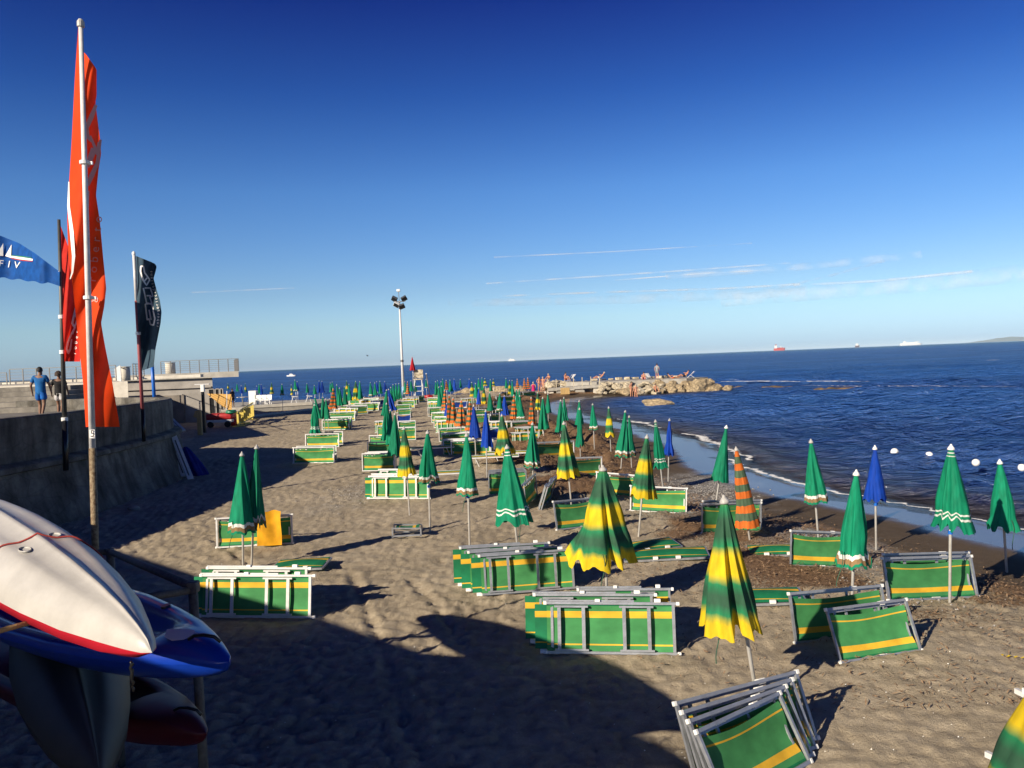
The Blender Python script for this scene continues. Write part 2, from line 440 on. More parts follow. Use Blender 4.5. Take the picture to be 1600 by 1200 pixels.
# ------------------------------------------------------------------ sea
def sea_material():
    m, nt, out = newmat('sea water'); L = nt.links.new
    geo = N(nt, 'NewGeometry'); pos = geo.outputs['Position']
    sh = N(nt, 'Attribute', attribute_name='shore')
    mp = N(nt, 'Mapping'); mp.inputs['Scale'].default_value = (.55, 1.0, 1); mp.inputs['Rotation'].default_value = (0, 0, R(-18)); L(pos, mp.inputs[0])

    def noise(s, d, r=.6):
        n = N(nt, 'TexNoise'); n.inputs['Scale'].default_value = s; n.inputs['Detail'].default_value = d; n.inputs['Roughness'].default_value = r
        L(mp.outputs[0], n.inputs['Vector']); return n.outputs[0]
    # depth colour: brownish shallows over sand, navy further out, far teal paints in haze
    rp = ramp(nt, [(0, (.11, .09, .08)), (.035, (.05, .06, .11)), (.08, (.026, .075, .24)), (.3, (.026, .098, .33)), (1, (.022, .095, .32))])
    mr = N(nt, 'MapRange'); mr.inputs['From Max'].default_value = -60; mr.inputs['From Min'].default_value = 0; L(sh.outputs['Fac'], mr.inputs['Value']); L(mr.outputs[0], rp.inputs[0])
    far = N(nt, 'Attribute', attribute_name='far')
    mf = N(nt, 'Mix', data_type='RGBA'); L(far.outputs['Fac'], mf.inputs[0]); L(rp.outputs[0], mf.inputs[6]); mf.inputs[7].default_value = (.008, .075, .16, 1)
    pat = ramp(nt, [(.3, (.62, .66, .72)), (.7, (1.3, 1.25, 1.2))]); L(noise(.05, 5), pat.inputs[0])
    mm = N(nt, 'Mix', data_type='RGBA', blend_type='MULTIPLY'); mm.inputs[0].default_value = 1; L(mf.outputs[2], mm.inputs[6]); L(pat.outputs[0], mm.inputs[7])
    df = N(nt, 'BsdfDiffuse'); L(mm.outputs[2], df.inputs[0])
    gl = N(nt, 'BsdfGlossy'); gl.inputs['Roughness'].default_value = .12; gl.inputs['Color'].default_value = (.8, .88, 1, 1)
    a1 = N(nt, 'Math', operation='MULTIPLY_ADD'); a1.inputs[1].default_value = 1.0; L(noise(2.6, 6, .6), a1.inputs[0])
    a2 = N(nt, 'Math', operation='MULTIPLY'); a2.inputs[1].default_value = 2.6; L(noise(.55, 4, .6), a2.inputs[0]); L(a2.outputs[0], a1.inputs[2])
    bp = N(nt, 'Bump'); bp.inputs['Strength'].default_value = 1; bp.inputs['Distance'].default_value = .75; L(a1.outputs[0], bp.inputs['Height'])
    L(bp.outputs[0], gl.inputs['Normal']); L(bp.outputs[0], df.inputs['Normal'])
    fr = N(nt, 'Fresnel'); fr.inputs['IOR'].default_value = 1.33; L(bp.outputs[0], fr.inputs['Normal'])
    fm = N(nt, 'MapRange'); fm.inputs['From Max'].default_value = .75; fm.inputs['To Min'].default_value = .02; fm.inputs['To Max'].default_value = .55; L(fr.outputs[0], fm.inputs['Value'])
    ms = N(nt, 'MixShader'); L(fm.outputs[0], ms.inputs[0]); L(df.outputs[0], ms.inputs[1]); L(gl.outputs[0], ms.inputs[2])
    # white caps
    wn = N(nt, 'Math', operation='MULTIPLY'); L(noise(.22, 8, .72), wn.inputs[0]); L(noise(.03, 3), wn.inputs[1])
    wc = N(nt, 'MapRange', interpolation_type='SMOOTHSTEP'); wc.inputs['From Min'].default_value = .385; wc.inputs['From Max'].default_value = .43; wc.inputs['To Max'].default_value = .55; L(wn.outputs[0], wc.inputs['Value'])
    wd = N(nt, 'BsdfDiffuse'); wd.inputs[0].default_value = (.75, .78, .8, 1)
    m2 = N(nt, 'MixShader'); L(wc.outputs[0], m2.inputs[0]); L(ms.outputs[0], m2.inputs[1]); L(wd.outputs[0], m2.inputs[2])
    # clear at the very edge
    tr = N(nt, 'BsdfTransparent'); tr.inputs[0].default_value = (.8, .85, .85, 1)
    cl = N(nt, 'MapRange', interpolation_type='SMOOTHSTEP'); cl.inputs['From Min'].default_value = -1.6; cl.inputs['From Max'].default_value = .2; cl.inputs['To Max'].default_value = .85; L(sh.outputs['Fac'], cl.inputs['Value'])
    m3 = N(nt, 'MixShader'); L(cl.outputs[0], m3.inputs[0]); L(m2.outputs[0], m3.inputs[1]); L(tr.outputs[0], m3.inputs[2]); L(m3.outputs[0], out.inputs[0])
    return m


ys = np.concatenate([np.linspace(-70, 9, 20)[:-1], 9 * np.exp(np.arange(0, math.log(230 / 9), .0045)), 230 * np.exp(np.linspace(.02, math.log(90000 / 230), 70))])
X, Y = fan(ys, 640, 1.6 * np.sqrt(ys ** 2 + 22 ** 2))
D = shore_dist(X, Y)
Z = np.zeros_like(X)
fade = 1 / (1 + (Y / 170.0) ** 4)
wr = np.random.default_rng(3)
for k in range(34):
    wl = .9 * (1.09 ** k); th = R(-112) + wr.normal(0, .45)
    amp = .0175 * wl ** .62 * (1 if wl < 6 else .6)
    kx, ky = math.cos(th) * 2 * math.pi / wl, math.sin(th) * 2 * math.pi / wl
    ph = kx * X + ky * Y + wr.uniform(0, 6.28) + 1.5 * (vnoise(X / (wl * 4), Y / (wl * 4), 50 + k) - .5)
    s = np.sin(ph)
    Z += amp * (s + .25 * np.cos(2 * ph)) * fade * np.clip((wl * 55 - Y) / (wl * 20), 0, 1)
damp = sst(-.3, -9, D)
Z = SEA + Z * (.12 + .88 * damp)
# a low breaker running in along the shore
br = np.exp(-((D + 1.7 + .5 * (vnoise(X * .4, Y * .4, 77) - .5)) / .45) ** 2) * (.05 + .14 * vnoise(X * .25, Y * .25, 78)) * (Y < 75)
Z += br
FAR = sst(500, 3500, np.sqrt(X ** 2 + Y ** 2))
sea = struct(grid_mesh('sea', X, Y, Z, sea_material(), {'shore': D, 'far': FAR}))
sea['label'] = 'dark blue rippled sea'


def foam_material(name, sc=3.0, lo=.47, hi=.58):
    m, nt, out = newmat(name); L = nt.links.new
    geo = N(nt, 'NewGeometry'); uv = N(nt, 'UVMap'); sp = N(nt, 'SeparateXYZ'); L(uv.outputs[0], sp.inputs[0])
    n = N(nt, 'TexNoise'); n.inputs['Scale'].default_value = sc; n.inputs['Detail'].default_value = 8; n.inputs['Roughness'].default_value = .72; L(geo.outputs['Position'], n.inputs['Vector'])
    # fade towards the strip's edges
    e = N(nt, 'MapRange'); e.inputs['From Min'].default_value = 0; e.inputs['From Max'].default_value = 1; e.inputs['To Min'].default_value = -.14; e.inputs['To Max'].default_value = .14
    L(sp.outputs[1], e.inputs['Value'])
    ad = N(nt, 'Math', operation='ADD'); L(n.outputs[0], ad.inputs[0]); L(e.outputs[0], ad.inputs[1])
    r = N(nt, 'MapRange', interpolation_type='SMOOTHSTEP'); r.inputs['From Min'].default_value = lo; r.inputs['From Max'].default_value = hi; L(ad.outputs[0], r.inputs['Value'])
    d = N(nt, 'BsdfDiffuse'); d.inputs[0].default_value = (.82, .82, .8, 1); t = N(nt, 'BsdfTransparent')
    ms = N(nt, 'MixShader'); L(r.outputs[0], ms.inputs[0]); L(t.outputs[0], ms.inputs[1]); L(d.outputs[0], ms.inputs[2]); L(ms.outputs[0], out.inputs[0])
    return m


def strip(pts, widths, zs, name, m, n_sub=6, wig=.15, seed=1):
    rr = random.Random(seed); P = []
    for i in range(len(pts) - 1):
        for k in range(n_sub):
            t = k / n_sub; P.append((pts[i].lerp(pts[i + 1], t), widths[i] * (1 - t) + widths[i + 1] * t))
    P.append((pts[-1], widths[-1]))
    mb = MB(); vs = []; fs = []; uv = []
    for i, (p, w) in enumerate(P):
        a = P[max(i - 1, 0)][0]; b = P[min(i + 1, len(P) - 1)][0]; d = (b - a).normalized(); nrm = V((-d.y, d.x, 0))
        off = rr.uniform(-wig, wig)
        for j, q in enumerate((-1, 0, 1)):
            c = p + nrm * (q * w * .5 + off); vs.append((c.x, c.y, zs)); uv.append((i / len(P), 1 - abs(q)))
    for i in range(len(P) - 1):
        for j in range(2): fs.append((i * 3 + j, i * 3 + j + 1, i * 3 + j + 4, i * 3 + j + 3))
    mb.add(vs, fs, uv)
    return mb.build(name, m)


fo = foam_material('shore foam', 2.6, .45, .6)
o = strip([on_z(x, y, SEA) for x, y in shore_px[1:9]], [.2, .2, .22, .25, .28, .36, .5, .3], SEA + .055, 'foam', fo); struct(o)
o = strip([on_z(x, y, SEA) for x, y in [(1178, 725), (1150, 712), (1125, 700), (1095, 687), (1065, 682)]], [.3, .5, .7, .7, .3], SEA + .15, 'foam', fo, seed=2); struct(o)
o = strip([on_z(x, y, SEA) for x, y in [(1030, 672), (1005, 664), (985, 661), (965, 657)]], [.5, 1.2, .9, .3], SEA + .12, 'foam', foam_material('breaker foam', 1.8, .5, .6), seed=3); struct(o)
ff = foam_material('reef foam', .7, .46, .56)
o = strip([on_z(x, y, SEA) for x, y in [(1128, 598.5), (1180, 598), (1240, 598.8), (1300, 598.3), (1360, 599)]], [1.6, 2.8, 1.4, 2.2, .3], SEA + .22, 'foam', ff, n_sub=14, wig=.55, seed=4); struct(o)
o = strip([on_z(x, y, SEA) for x, y in [(1250, 605.5), (1330, 606.5), (1430, 606.5), (1590, 608)]], [.2, .7, .6, .2], SEA + .22, 'foam', ff, n_sub=14, wig=.5, seed=5); struct(o)


# ------------------------------------------------------------------ umbrellas
def canopy_mesh(seed, m, pleat=.42, jag=.10, nth=96, nv=18, tied=0.0, swirl=.25, tv=.8, bend=0.0, sqz=None):
    rr = random.Random(seed); nr = 8
    ph = rr.uniform(0, 6.28); amps = [rr.choice((.12, .3, .75, 1.3)) * rr.uniform(.8, 1.2) for _ in range(nr)]; drop = [rr.uniform(-.5, 1.0) for _ in range(nr)]; wd = [rr.uniform(.55, 1.6) for _ in range(nr)]; cw = [0]
    for q in wd: cw.append(cw[-1] + q / sum(wd))
    sq = rr.uniform(.0, .16) if sqz is None else sqz; sqa = rr.uniform(0, 3.14); lob = [rr.uniform(-.09, .12) for _ in range(nr)]
    mb = MB()

    def fn(u, v):
        th = u * 2 * math.pi + swirl * v
        k = 0
        while k < nr - 1 and u >= cw[k + 1]: k += 1
        t = min(1.0, max(0.0, (u - cw[k]) / (cw[k + 1] - cw[k])))
        Rv = .085 + .915 * v ** .92
        if tied: Rv *= 1 - tied * math.exp(-((v - tv) / .12) ** 2)
        fold = abs(math.sin(math.pi * t)) ** .55           # 0 at a rib, 1 at mid panel
        second = .5 + .5 * math.cos(4 * math.pi * t + k)
        a = pleat * amps[k] * min(1, v * 2.2 + .12)
        r = Rv * (1 - a * fold + .05 * second * fold * v)
        s = math.sin(math.pi * t) ** 2
        r *= 1 + lob[k] * s * v + lob[k - 1] * (1 - t) ** 2 * .3 * v
        z = -v
        e = max(0, (v - .72) / .28)
        z += jag * e * (s * drop[k] * .8 - .3 * (1 - s) + .07 * math.cos(6 * math.pi * t + k * 1.7))
        x, y = r * math.cos(th + ph), r * math.sin(th + ph)
        d = x * math.cos(sqa) + y * math.sin(sqa)
        bl = (.035 * math.sin(3 * th + 7 * v + ph) + .03 * math.sin(5 * th - 11 * v)) * v; x *= 1 + bl; y *= 1 + bl; x += bend * v * v
        x -= sq * d * math.cos(sqa); y -= sq * d * math.sin(sqa)
        return V((x, y, z)), (u, max(0.0, min(.9999, v)))
    mb.grid(fn, nth, nv, wrap=True)
    me = mb.mesh('canopy', m, True)
    return me


CAN = {}
for k, (st_, n) in enumerate((('green', 4), ('band', 4), ('double', 3), ('dye', 4), ('orange', 3), ('blue', 3), ('red', 1))):
    CAN[st_] = [canopy_mesh(100 * k + i, M['u_' + st_], pleat=(.36 if st_ != 'dye' else .26) + .05 * (i % 3), jag=.08 if st_ != 'dye' else .12,
                            tied=(0, .14, .22, .0)[i % 4], swirl=(.2, -.5, .5, .1)[i % 4]) for i in range(n)]
mb = MB(); mb.lathe([(.0, -.04), (.021, -.04), (.021, .44), (.026, .445), (.026, .47), (.0165, .475), (.0165, 1), (0, 1)], 12); POLE = mb.mesh('pole', M['pole'], True)
mb = MB(); mb.lathe([(0, .075), (.012, .072), (.018, .05), (.034, .03), (.05, .004), (.055, -.02), (.04, -.025)], 14); CAP = mb.mesh('cap', M['cap'], True); CAPW = mb.mesh('cap', M['whitecap'], True)
mb = MB(); mb.lathe([(.018, -.03), (.032, -.028), (.033, .028), (.018, .03)], 14); mb.box((.04, 0, 0), (.035, .014, .03)); CLAMP = mb.mesh('clamp', M['clamp'])
UMBS = []
STYLE = {'green': 'emerald green', 'band': 'band-hemmed green', 'double': 'two-lined green', 'dye': 'tie-dyed',
         'orange': 'orange striped', 'blue': 'royal blue', 'red': 'faded red'}


def umbrella(style, xt, yt, base=None, yh=None, w=None, label=None, var=None, clamp=False, cord=False, h=2.08, white=False, hang=0):
    if base:
        b = gp(*base); top = pt(xt, yt, b.y)
    else:
        top = on_z(xt, yt, h + (ground_z(*on_z(xt, yt, h).xy)))
        b = V((top.x + .02 * (top.z), top.y, ground_z(top.x, top.y)))
    ax = top - b; L = ax.length
    i = len(UMBS)
    th = thing('beach_umbrella', label, 'umbrella', b, 'closed beach umbrellas')
    rq = V((0, 0, 1)).rotation_difference(ax); th.rotation_mode = 'QUATERNION'
    th.rotation_quaternion = rq
    spin = random.uniform(0, 6.28)
    p = ob('pole', POLE, th); p.scale = (1, 1, L - .03); p.rotation_euler.z = spin
    base_y = base[1] if base else yt + 1250 * L / b.y
    fr = (yh - yt) / (base_y - yt) if yh else .57
    rad = (w * b.y / 1250) if w else .19
    rad = max(.16, min(.5, rad)) * 1.12
    if label and b.y < 40:
        q_ = random.Random(i * 31 + 5); cm = canopy_mesh(1000 + i, M['u_' + style], pleat=q_.uniform(.24, .48), jag=q_.uniform(.05, .14), tied=q_.choice((0, 0, .1, .2)), swirl=q_.uniform(-.6, .6), tv=q_.uniform(.6, .85), bend=q_.uniform(-.12, .12), sqz=q_.uniform(0, .25))
    else: cm = CAN[style][(var if var is not None else i) % len(CAN[style])]
    c = ob('canopy', cm, th, (0, 0, L - .03)); c.scale = (rad, rad * random.uniform(.9, 1.1), max(.46, .93 * fr * L)); c.rotation_euler.z = spin
    if hang: c.rotation_mode = 'QUATERNION'; c.rotation_quaternion = (Matrix.Rotation(R(hang), 3, 'Y') @ Matrix.Rotation(spin, 3, 'Z')).to_quaternion()
    k = ob('cap', CAPW if white else CAP, th, (0, 0, L - .035)); k.scale = (.8, .8, .9) if b.y > 25 else (.62 + rad, .62 + rad, .9)
    if clamp:
        q = ob('clamp', CLAMP, th, (0, 0, .45 * L)); q.rotation_euler.z = random.uniform(0, 6.28)
    if cord:
        mb = MB(); a0 = random.uniform(3.4, 5.6); z0 = L - fr * L * .8
        pts = [V((rad * .9 * math.cos(a0) * (1 + .18 * t), rad * .9 * math.sin(a0) * (1 + .12 * t), z0 - .5 * t)) + V((.03 * math.sin(5 * t), 0, 0)) for t in [q / 7 for q in range(8)]]
        mb.tube(pts, .006, 5); mb.build('tie_cord', M['cord'], th)
    UMBS.append((th, style, xt, yt, label is not None))
    return th


U = umbrella
U('dye', 1131, 778, (1186, 1112), 985, 50, 'nearest yellow and green tie-dyed umbrella, leaning over the tilted stack of loungers in front', 0, True, True, hang=8)
umb_front2 = U('dye', 942, 730, (949, 953), 884, 50, 'wide yellow and green tie-dyed umbrella behind the lounger stack lying in front of the centre', 1, True, True)
U('band', 1338, 737, (1331, 950), 888, 26, 'green umbrella with white and tan hem above the crossed pair of tilted loungers', 0, True, True, white=True)
U('double', 1486, 697, (1484, 941), 828, 33, 'green umbrella with two white lines planted in front of the right-hand tilted lounger', 0, True, False, white=True)
U('green', 1562, 720, (1573, 893), 830, 22, 'plain green umbrella at the far right, closest to the wet sand', 0, True, True, white=True)
U('blue', 1367, 698, (1369, 861), 785, 16, 'blue umbrella standing alone at the edge of the damp sand', 0, True, False, white=True)
U('band', 1267, 688, (1279, 846), 786, 17, 'green umbrella with banded hem rising behind a lounger near the damp sand', 1, True, False)
U('orange', 1150, 700, (1172, 846), 826, 20, 'orange striped umbrella leaning over a lounger, in front of a plain green one', 0)
U('green', 1135, 666, (1117, 800), 754, 17, 'plain green umbrella leaning left directly behind the near orange striped one', 2, white=True)
U('band', 378, 708, (380, 890), 836, 21, 'front one of the two green umbrellas standing together behind the near left lounger', 3, False, True)
U('band', 401, 697, (393, 886), 828, 19, 'rear one of the two green umbrellas standing together behind the near left lounger', 2)
U('band', 668, 674, (672, 830), 756, 18, 'green umbrella with tan hem whose pole stands beside the stacked back-facing loungers', 0, True)
U('band', 729, 678, (734, 856), 777, 16, 'green umbrella with tan hem on a long bare pole, left of the big two-lined one', 1, True, True)
U('double', 792, 697, (810, 868), 822, 29, 'big green umbrella with two white lines and ragged hem behind the centre lounger stack', 1, False, True)
U('dye', 631, 668, (640, 803), 744, 18, 'tie-dyed umbrella in front of the back-facing lounger stack left of centre', 2, True)
U('dye', 1011, 681, (998, 836), 780, 20, 'tie-dyed umbrella with ragged yellow hem standing before a single lounger right of centre', 3, True)
U('dye', 881, 660, (893, 792), 748, 18, 'tie-dyed umbrella with yellow hem behind the dark leaning lounger in the centre', 0, True)
U('band', 832, 661, (833, 766), 732, 15, 'green umbrella with banded hem between the big two-lined one and a tie-dyed one', 2, False, True)
U('dye', 784, 648, (789, 746), 711, 15, 'tie-dyed umbrella partly hidden behind the big two-lined green one', 3)
U('blue', 740, 633, (744, 724), 685, 10, 'left one of the two blue umbrellas side by side in the middle', 1)
U('blue', 759, 641, (761, 747), 700, 10.5, 'right one of the two blue umbrellas side by side in the middle', 2)
U('band', 977, 642, (970, 736), 716, 12, 'left one of two overlapping green umbrellas on the brown seaweed', 3)
U('band', 983, 650, (987, 730), 715, 9, 'right one of two overlapping green umbrellas on the brown seaweed', 1)
U('double', 1024, 657, (1036, 764), 733, 13, 'green umbrella with white lines just left of a blue one at the water', 2)
U('blue', 1046, 655, (1044, 752), 713, 9, 'blue umbrella next to a two-lined green one at the water', 0)
U('green', 905, 626, (906, 700), 664, 6.5, 'plain green umbrella hidden behind a slim one on the seaweed bank')
U('green', 905.5, 638, (907, 717), 699, 6.5, 'slim tied green umbrella on the seaweed bank, in front of another', 2)
U('band', 926, 631, (929, 706), 672, 7, 'green umbrella with pale hem on the seaweed bank, left of a tie-dyed one')
U('dye', 951, 636, (955, 713), 684, 8, 'tie-dyed umbrella on the seaweed bank nearest the cove water')
for e in (
    ('green', 876, 625, (876, 697), 676, 8.5), ('green', 881, 621, (886, 682), 658, 6), ('green', 848, 621, (850, 692), 672, 9.5), ('green', 856, 615, (857, 672), 646, 5),
    ('dye', 840, 613, (841, 668), 641, 5), ('orange', 830, 621, (832, 684), 664, 6), ('band', 812, 618, (815, 674), 657, 7.5), ('orange', 803, 617, (802, 674), 655, 6),
    ('green', 807, 608, None, 640, 4.5), ('green', 811, 607, None, 636, 4), ('blue', 788, 618, (790, 668), 650, 6.5), ('band', 781, 614, (780, 670), 643, 5.5),
    ('green', 765, 613, (767, 660), 642, 6.5), ('dye', 756, 604, (757, 648), 632, 5.5), ('blue', 748, 606, (748, 650), 632, 4.5), ('green', 743, 599, None, 622, 5),
    ('dye', 737, 597, None, 620, 4.5), ('green', 747.5, 591.5, None, 611, 3.5), ('green', 753, 590, None, 611, 3.5), ('dye', 757.5, 591, None, 603, 3), ('green', 766, 593, None, 612, 3),
    ('dye', 770.5, 592, None, 604, 2.5), ('green', 790.5, 591, None, 607, 2.8), ('dye', 796, 594, None, 616, 3.5), ('green', 800, 594, None, 621, 4), ('orange', 808, 592, None, 608, 3.5),
    ('orange', 819, 591.5, None, 608, 3.5), ('orange', 824.5, 590, None, 608, 3.5), ('blue', 733, 592, None, 607, 2.5), ('green', 719, 592.5, None, 606, 2.5), ('blue', 709.5, 592, None, 610, 3),
    ('green', 703, 593.5, None, 612, 4), ('orange', 697, 594, None, 609, 3), ('green', 691.5, 592, None, 612, 3), ('green', 689, 596, None, 622, 4), ('green', 683.5, 594.5, None, 617, 3),
    ('green', 680.5, 596, None, 618, 3.5), ('orange', 695, 609, (695, 658), 642, 6), ('green', 685.5, 604.5, None, 636, 5), ('green', 690, 603, None, 636, 5), ('blue', 698, 630, (698, 668), 650, 4),
    ('orange', 702, 617, (703, 678), 662, 7), ('orange', 708, 621, (709, 680), 662, 7), ('orange', 721, 624, (720, 693), 667, 8.5), ('orange', 734, 628, (735, 702), 673, 8.5),
    ('band', 665.5, 592.5, None, 607, 2.8),
    ('green', 648, 594, None, 613, 3), ('green', 642, 594.5, None, 612, 3), ('band', 632.5, 596, None, 617, 3.5), ('orange', 636.5, 596, None, 616, 3), ('green', 623, 599, None, 624, 4),
    ('green', 618.5, 599.5, None, 625, 4), ('green', 614, 600.5, None, 628, 4), ('green', 610.5, 605, None, 632, 4.5), ('blue', 607, 608, (619, 664), 643, 6), ('green', 604, 609, (601, 672), 651, 6.5),
    ('blue', 601, 596, None, 613, 3.5), ('green', 593.5, 595.5, None, 616, 4), ('blue', 588.5, 596, None, 612, 3), ('green', 585.5, 598, None, 618, 3.5), ('band', 578.5, 597.5, None, 620, 4),
    ('green', 604, 630, (605, 706), 690, 10), ('green', 617, 646, (618, 737), 714, 11), ('green', 610, 640, (611, 722), 696, 8),
    ('green', 562, 596, (563, 638), 624, 4), ('dye', 555.5, 595.5, (556, 637), 626, 5.5), ('green', 545, 600, None, 627, 4), ('dye', 541.5, 595, None, 617, 3.5), ('green', 538, 604, None, 633, 5),
    ('green', 530.5, 606, None, 635, 5), ('green', 526, 601, (532, 646), 634, 4), ('orange', 520.5, 607, (521, 656), 640, 6.5), ('green', 519, 596.5, None, 613, 3), ('green', 516, 598, None, 613, 3),
    ('blue', 503, 595.5, (505, 630), 614, 4), ('blue', 498.5, 595, (499, 628), 614, 3.5), ('green', 504, 620, (508, 674), 655, 6), ('green', 509, 623, (514, 676), 656, 5),
    ('double', 491.5, 628, (493, 697), 678, 10.5), ('green', 492, 620, (500, 676), 655, 6), ('green', 491, 602, None, 616, 3.2), ('green', 479.5, 599, None, 614, 3.5), ('blue', 464.5, 596, (466, 633), 611, 3),
    ('band', 460.5, 593.5, (464, 635), 612, 3.2), ('dye', 455, 601, None, 617, 2.2), ('band', 440.5, 600, (442, 646), 618, 3.2), ('dye', 424, 598, None, 617, 3), ('blue', 408, 600.5, None, 617, 2.6),
    ('green', 404.5, 600, None, 616, 2.6), ('blue', 401, 603, None, 616, 2.2), ('green', 390.5, 593.5, None, 614, 3), ('dye', 383, 599, None, 616, 2.6), ('blue', 376.8, 602.5, None, 615, 2.6),
    ('green', 370.2, 599.5, None, 612, 2.5), ('dye', 356, 599, None, 612, 2.4),
):
    U(*e)
# the near one cut off by the right-hand edge of the photograph
U('dye', 1672, 985, (1684, 1420), 1262, 128, 'tie-dyed umbrella cut off by the bottom right corner of the photograph', 1)

ORD = ['first', 'second', 'third', 'fourth', 'fifth', 'sixth', 'seventh', 'eighth', 'ninth', 'tenth', 'eleventh', 'twelfth', 'thirteenth', 'fourteenth', 'fifteenth', 'sixteenth', 'seventeenth', 'eighteenth', 'nineteenth',
       'twentieth', 'twenty-first', 'twenty-second', 'twenty-third', 'twenty-fourth', 'twenty-fifth', 'twenty-sixth', 'twenty-seventh', 'twenty-eighth', 'twenty-ninth', 'thirtieth'] + ['thirty-' + a for a in ('first', 'second', 'third', 'fourth', 'fifth', 'sixth', 'seventh', 'eighth', 'ninth')] + ['fortieth']


def zone(x):
    return ('by the low sea wall' if x < 512 else 'left of the floodlight mast' if x < 598 else 'around the floodlight mast' if x < 668 else
            'in the crowded middle rows' if x < 762 else 'between middle rows and jetty' if x < 870 else 'on the seaweed bank')


def rank_labels(items, fmt):
    """items: (object, kind words, x, zone); gives every one its own place words"""
    by = {}
    for it in items: by.setdefault((it[1], it[3]), []).append(it)
    for (kw, z), ls in by.items():
        ls.sort(key=lambda q: q[2])
        for i, it in enumerate(ls):
            if len(ls) == 1: w = 'only such one ' + z
            elif i == 0: w = 'leftmost such one ' + z
            elif i == len(ls) - 1: w = 'rightmost such one ' + z
            else: w = ORD[i] + ' from left ' + z
            it[0]['label'] = fmt % kw + ', ' + w


rank_labels([(t, STYLE[s], x, zone(x)) for t, s, x, y, l in UMBS if not l], '%s umbrella')

# ------------------------------------------------------------------ sun loungers folded and stood on their long side
def bed_parts(kind, alu, clothm, near):
    """list of (name, mesh) for a lounger of length 1 (scaled later), face towards -y"""
    W = .64; out = []
    mb = MB()
    e = .5
    for z in (.018, W - .018): mb.bar((-e, 0, z), (e, 0, z), .026, .031)
    if kind == 'back':
        mb.bar((e - .035, .002, .03), (e - .035, .002, W - .03), .03, .022, (1, 0, 0)); mb.bar((-e + .05, .03, .03), (-e + .05, .03, W - .03), .022, .02, (1, 0, 0))
        for z in (.0, W): mb.bar((-e - .02, .05, z), (e * .35, .05, z), .024, .03)
    else:
        for x in (-e + .012, e - .012): mb.bar((x, .002, .03), (x, .002, W - .03), .03, .022, (1, 0, 0))
        mb.bar((-e + .03, .06, W - .045), (e - .0, .06, W - .045), .026, .032); mb.bar((-e + .03, .06, .02), (e - .02, .06, .02), .026, .032)
        for x in (-e + .05, e - .05): mb.bar((x, .06, .03), (x, .06, W - .05), .026, .02, (1, 0, 0))
    out.append(('frame', mb.mesh('frame', alu)))
    mb = MB(); rr = random.Random(3)
    if kind == 'back':
        def fn(u, v):
            x = -e + .01 + u * (1 - .055); z = .03 + v * (W - .06)
            return V((x, .012 + .02 * math.sin(math.pi * v) + .004 * math.sin(u * 26), z)), (u, v)
    else:
        def fn(u, v):
            sag = 4 * u * (1 - u)
            x = -e + .03 + u * (1 - .06); vv = 1 - v
            top = W - .075 - .045 * sag * (.6 + .4 * math.sin(3 * u + 1))
            z = .035 + v * (top - .035)
            return V((x, .02 + .055 * math.sin(math.pi * v) * (.5 + .5 * sag) + .014 * math.sin(9 * v + 4 * u), z)), (u, vv * .999)
    mb.grid(fn, 16, 10)
    # wrap round the rails a little so that the cloth has an edge
    out.append(('fabric', mb.mesh('fabric', clothm, True)))
    if kind == 'back':
        for x0 in (-.30, .19):
            mb = MB(); w2 = .185
            for x in (x0 - w2 / 2, x0 + w2 / 2): mb.bar((x, -.035, .06), (x, -.035, W - .06), .022, .026, (1, 0, 0))
            for z in (.055, W - .055): mb.bar((x0 - w2 / 2 - .035, -.035, z), (x0 + w2 / 2 + .035, -.035, z), .026, .024)
            out.append(('leg', mb.mesh('leg', alu)))
        if near:
            mb = MB()
            mb.grid(lambda u, v: (V((-e - .085 + u * .3, .065 + .01 * math.sin(3 * v), .045 + v * (W - .09))), (u, v)), 4, 8)
            out.append(('backrest', mb.mesh('backrest', M['bed_cloth_plain'], True)))
    else:
        for x0 in (-.28, .22):
            mb = MB()
            for x in (x0 - .07, x0 + .07): mb.bar((x, .10, .05), (x, .10, W - .04), .022, .024, (1, 0, 0))
            for z in (.05, W - .045): mb.bar((x0 - .11, .10, z), (x0 + .11, .10, z), .024, .022)
            out.append(('leg', mb.mesh('leg', alu)))
    if near:
        for x, z in ((-e, .018), (-e, W - .018), (e, .018), (e, W - .018)):
            mb = MB(); mb.box((x, 0, z), (.026, .036, .042), None, .005); out.append(('end_cap', mb.mesh('end_cap', M['whitecap'])))
        if kind == 'front': RB = (((.04, .035, .022), (.09, .05, .04)), ((.2, .03, W - .02), (.06, .06, .05)), ((-.2, .05, W - .03), (.12, .03, .03)))
        else: RB = (((.35, .03, W + .012), (.05, .05, .05)), ((-.1, .03, W + .01), (.04, .04, .04)), ((-.52, .04, .02), (.05, .06, .05)))
        for c_, d_ in RB:
            mb = MB(); mb.box(c_, d_, None, .006); out.append(('ratchet', mb.mesh('ratchet', M['whitecap'])))
    return out


BEDM = {}
for kind in ('back', 'front'):
    for a in ('alu', 'alu_white'):
        for near in (True, False):
            BEDM[(kind, a, near)] = bed_parts(kind, M[a], M['bed_cloth'], near)
BEDM[('front', 'blue', False)] = bed_parts('front', M['alu_white'], M['bed_cloth_blue'], False)
BEDS = []


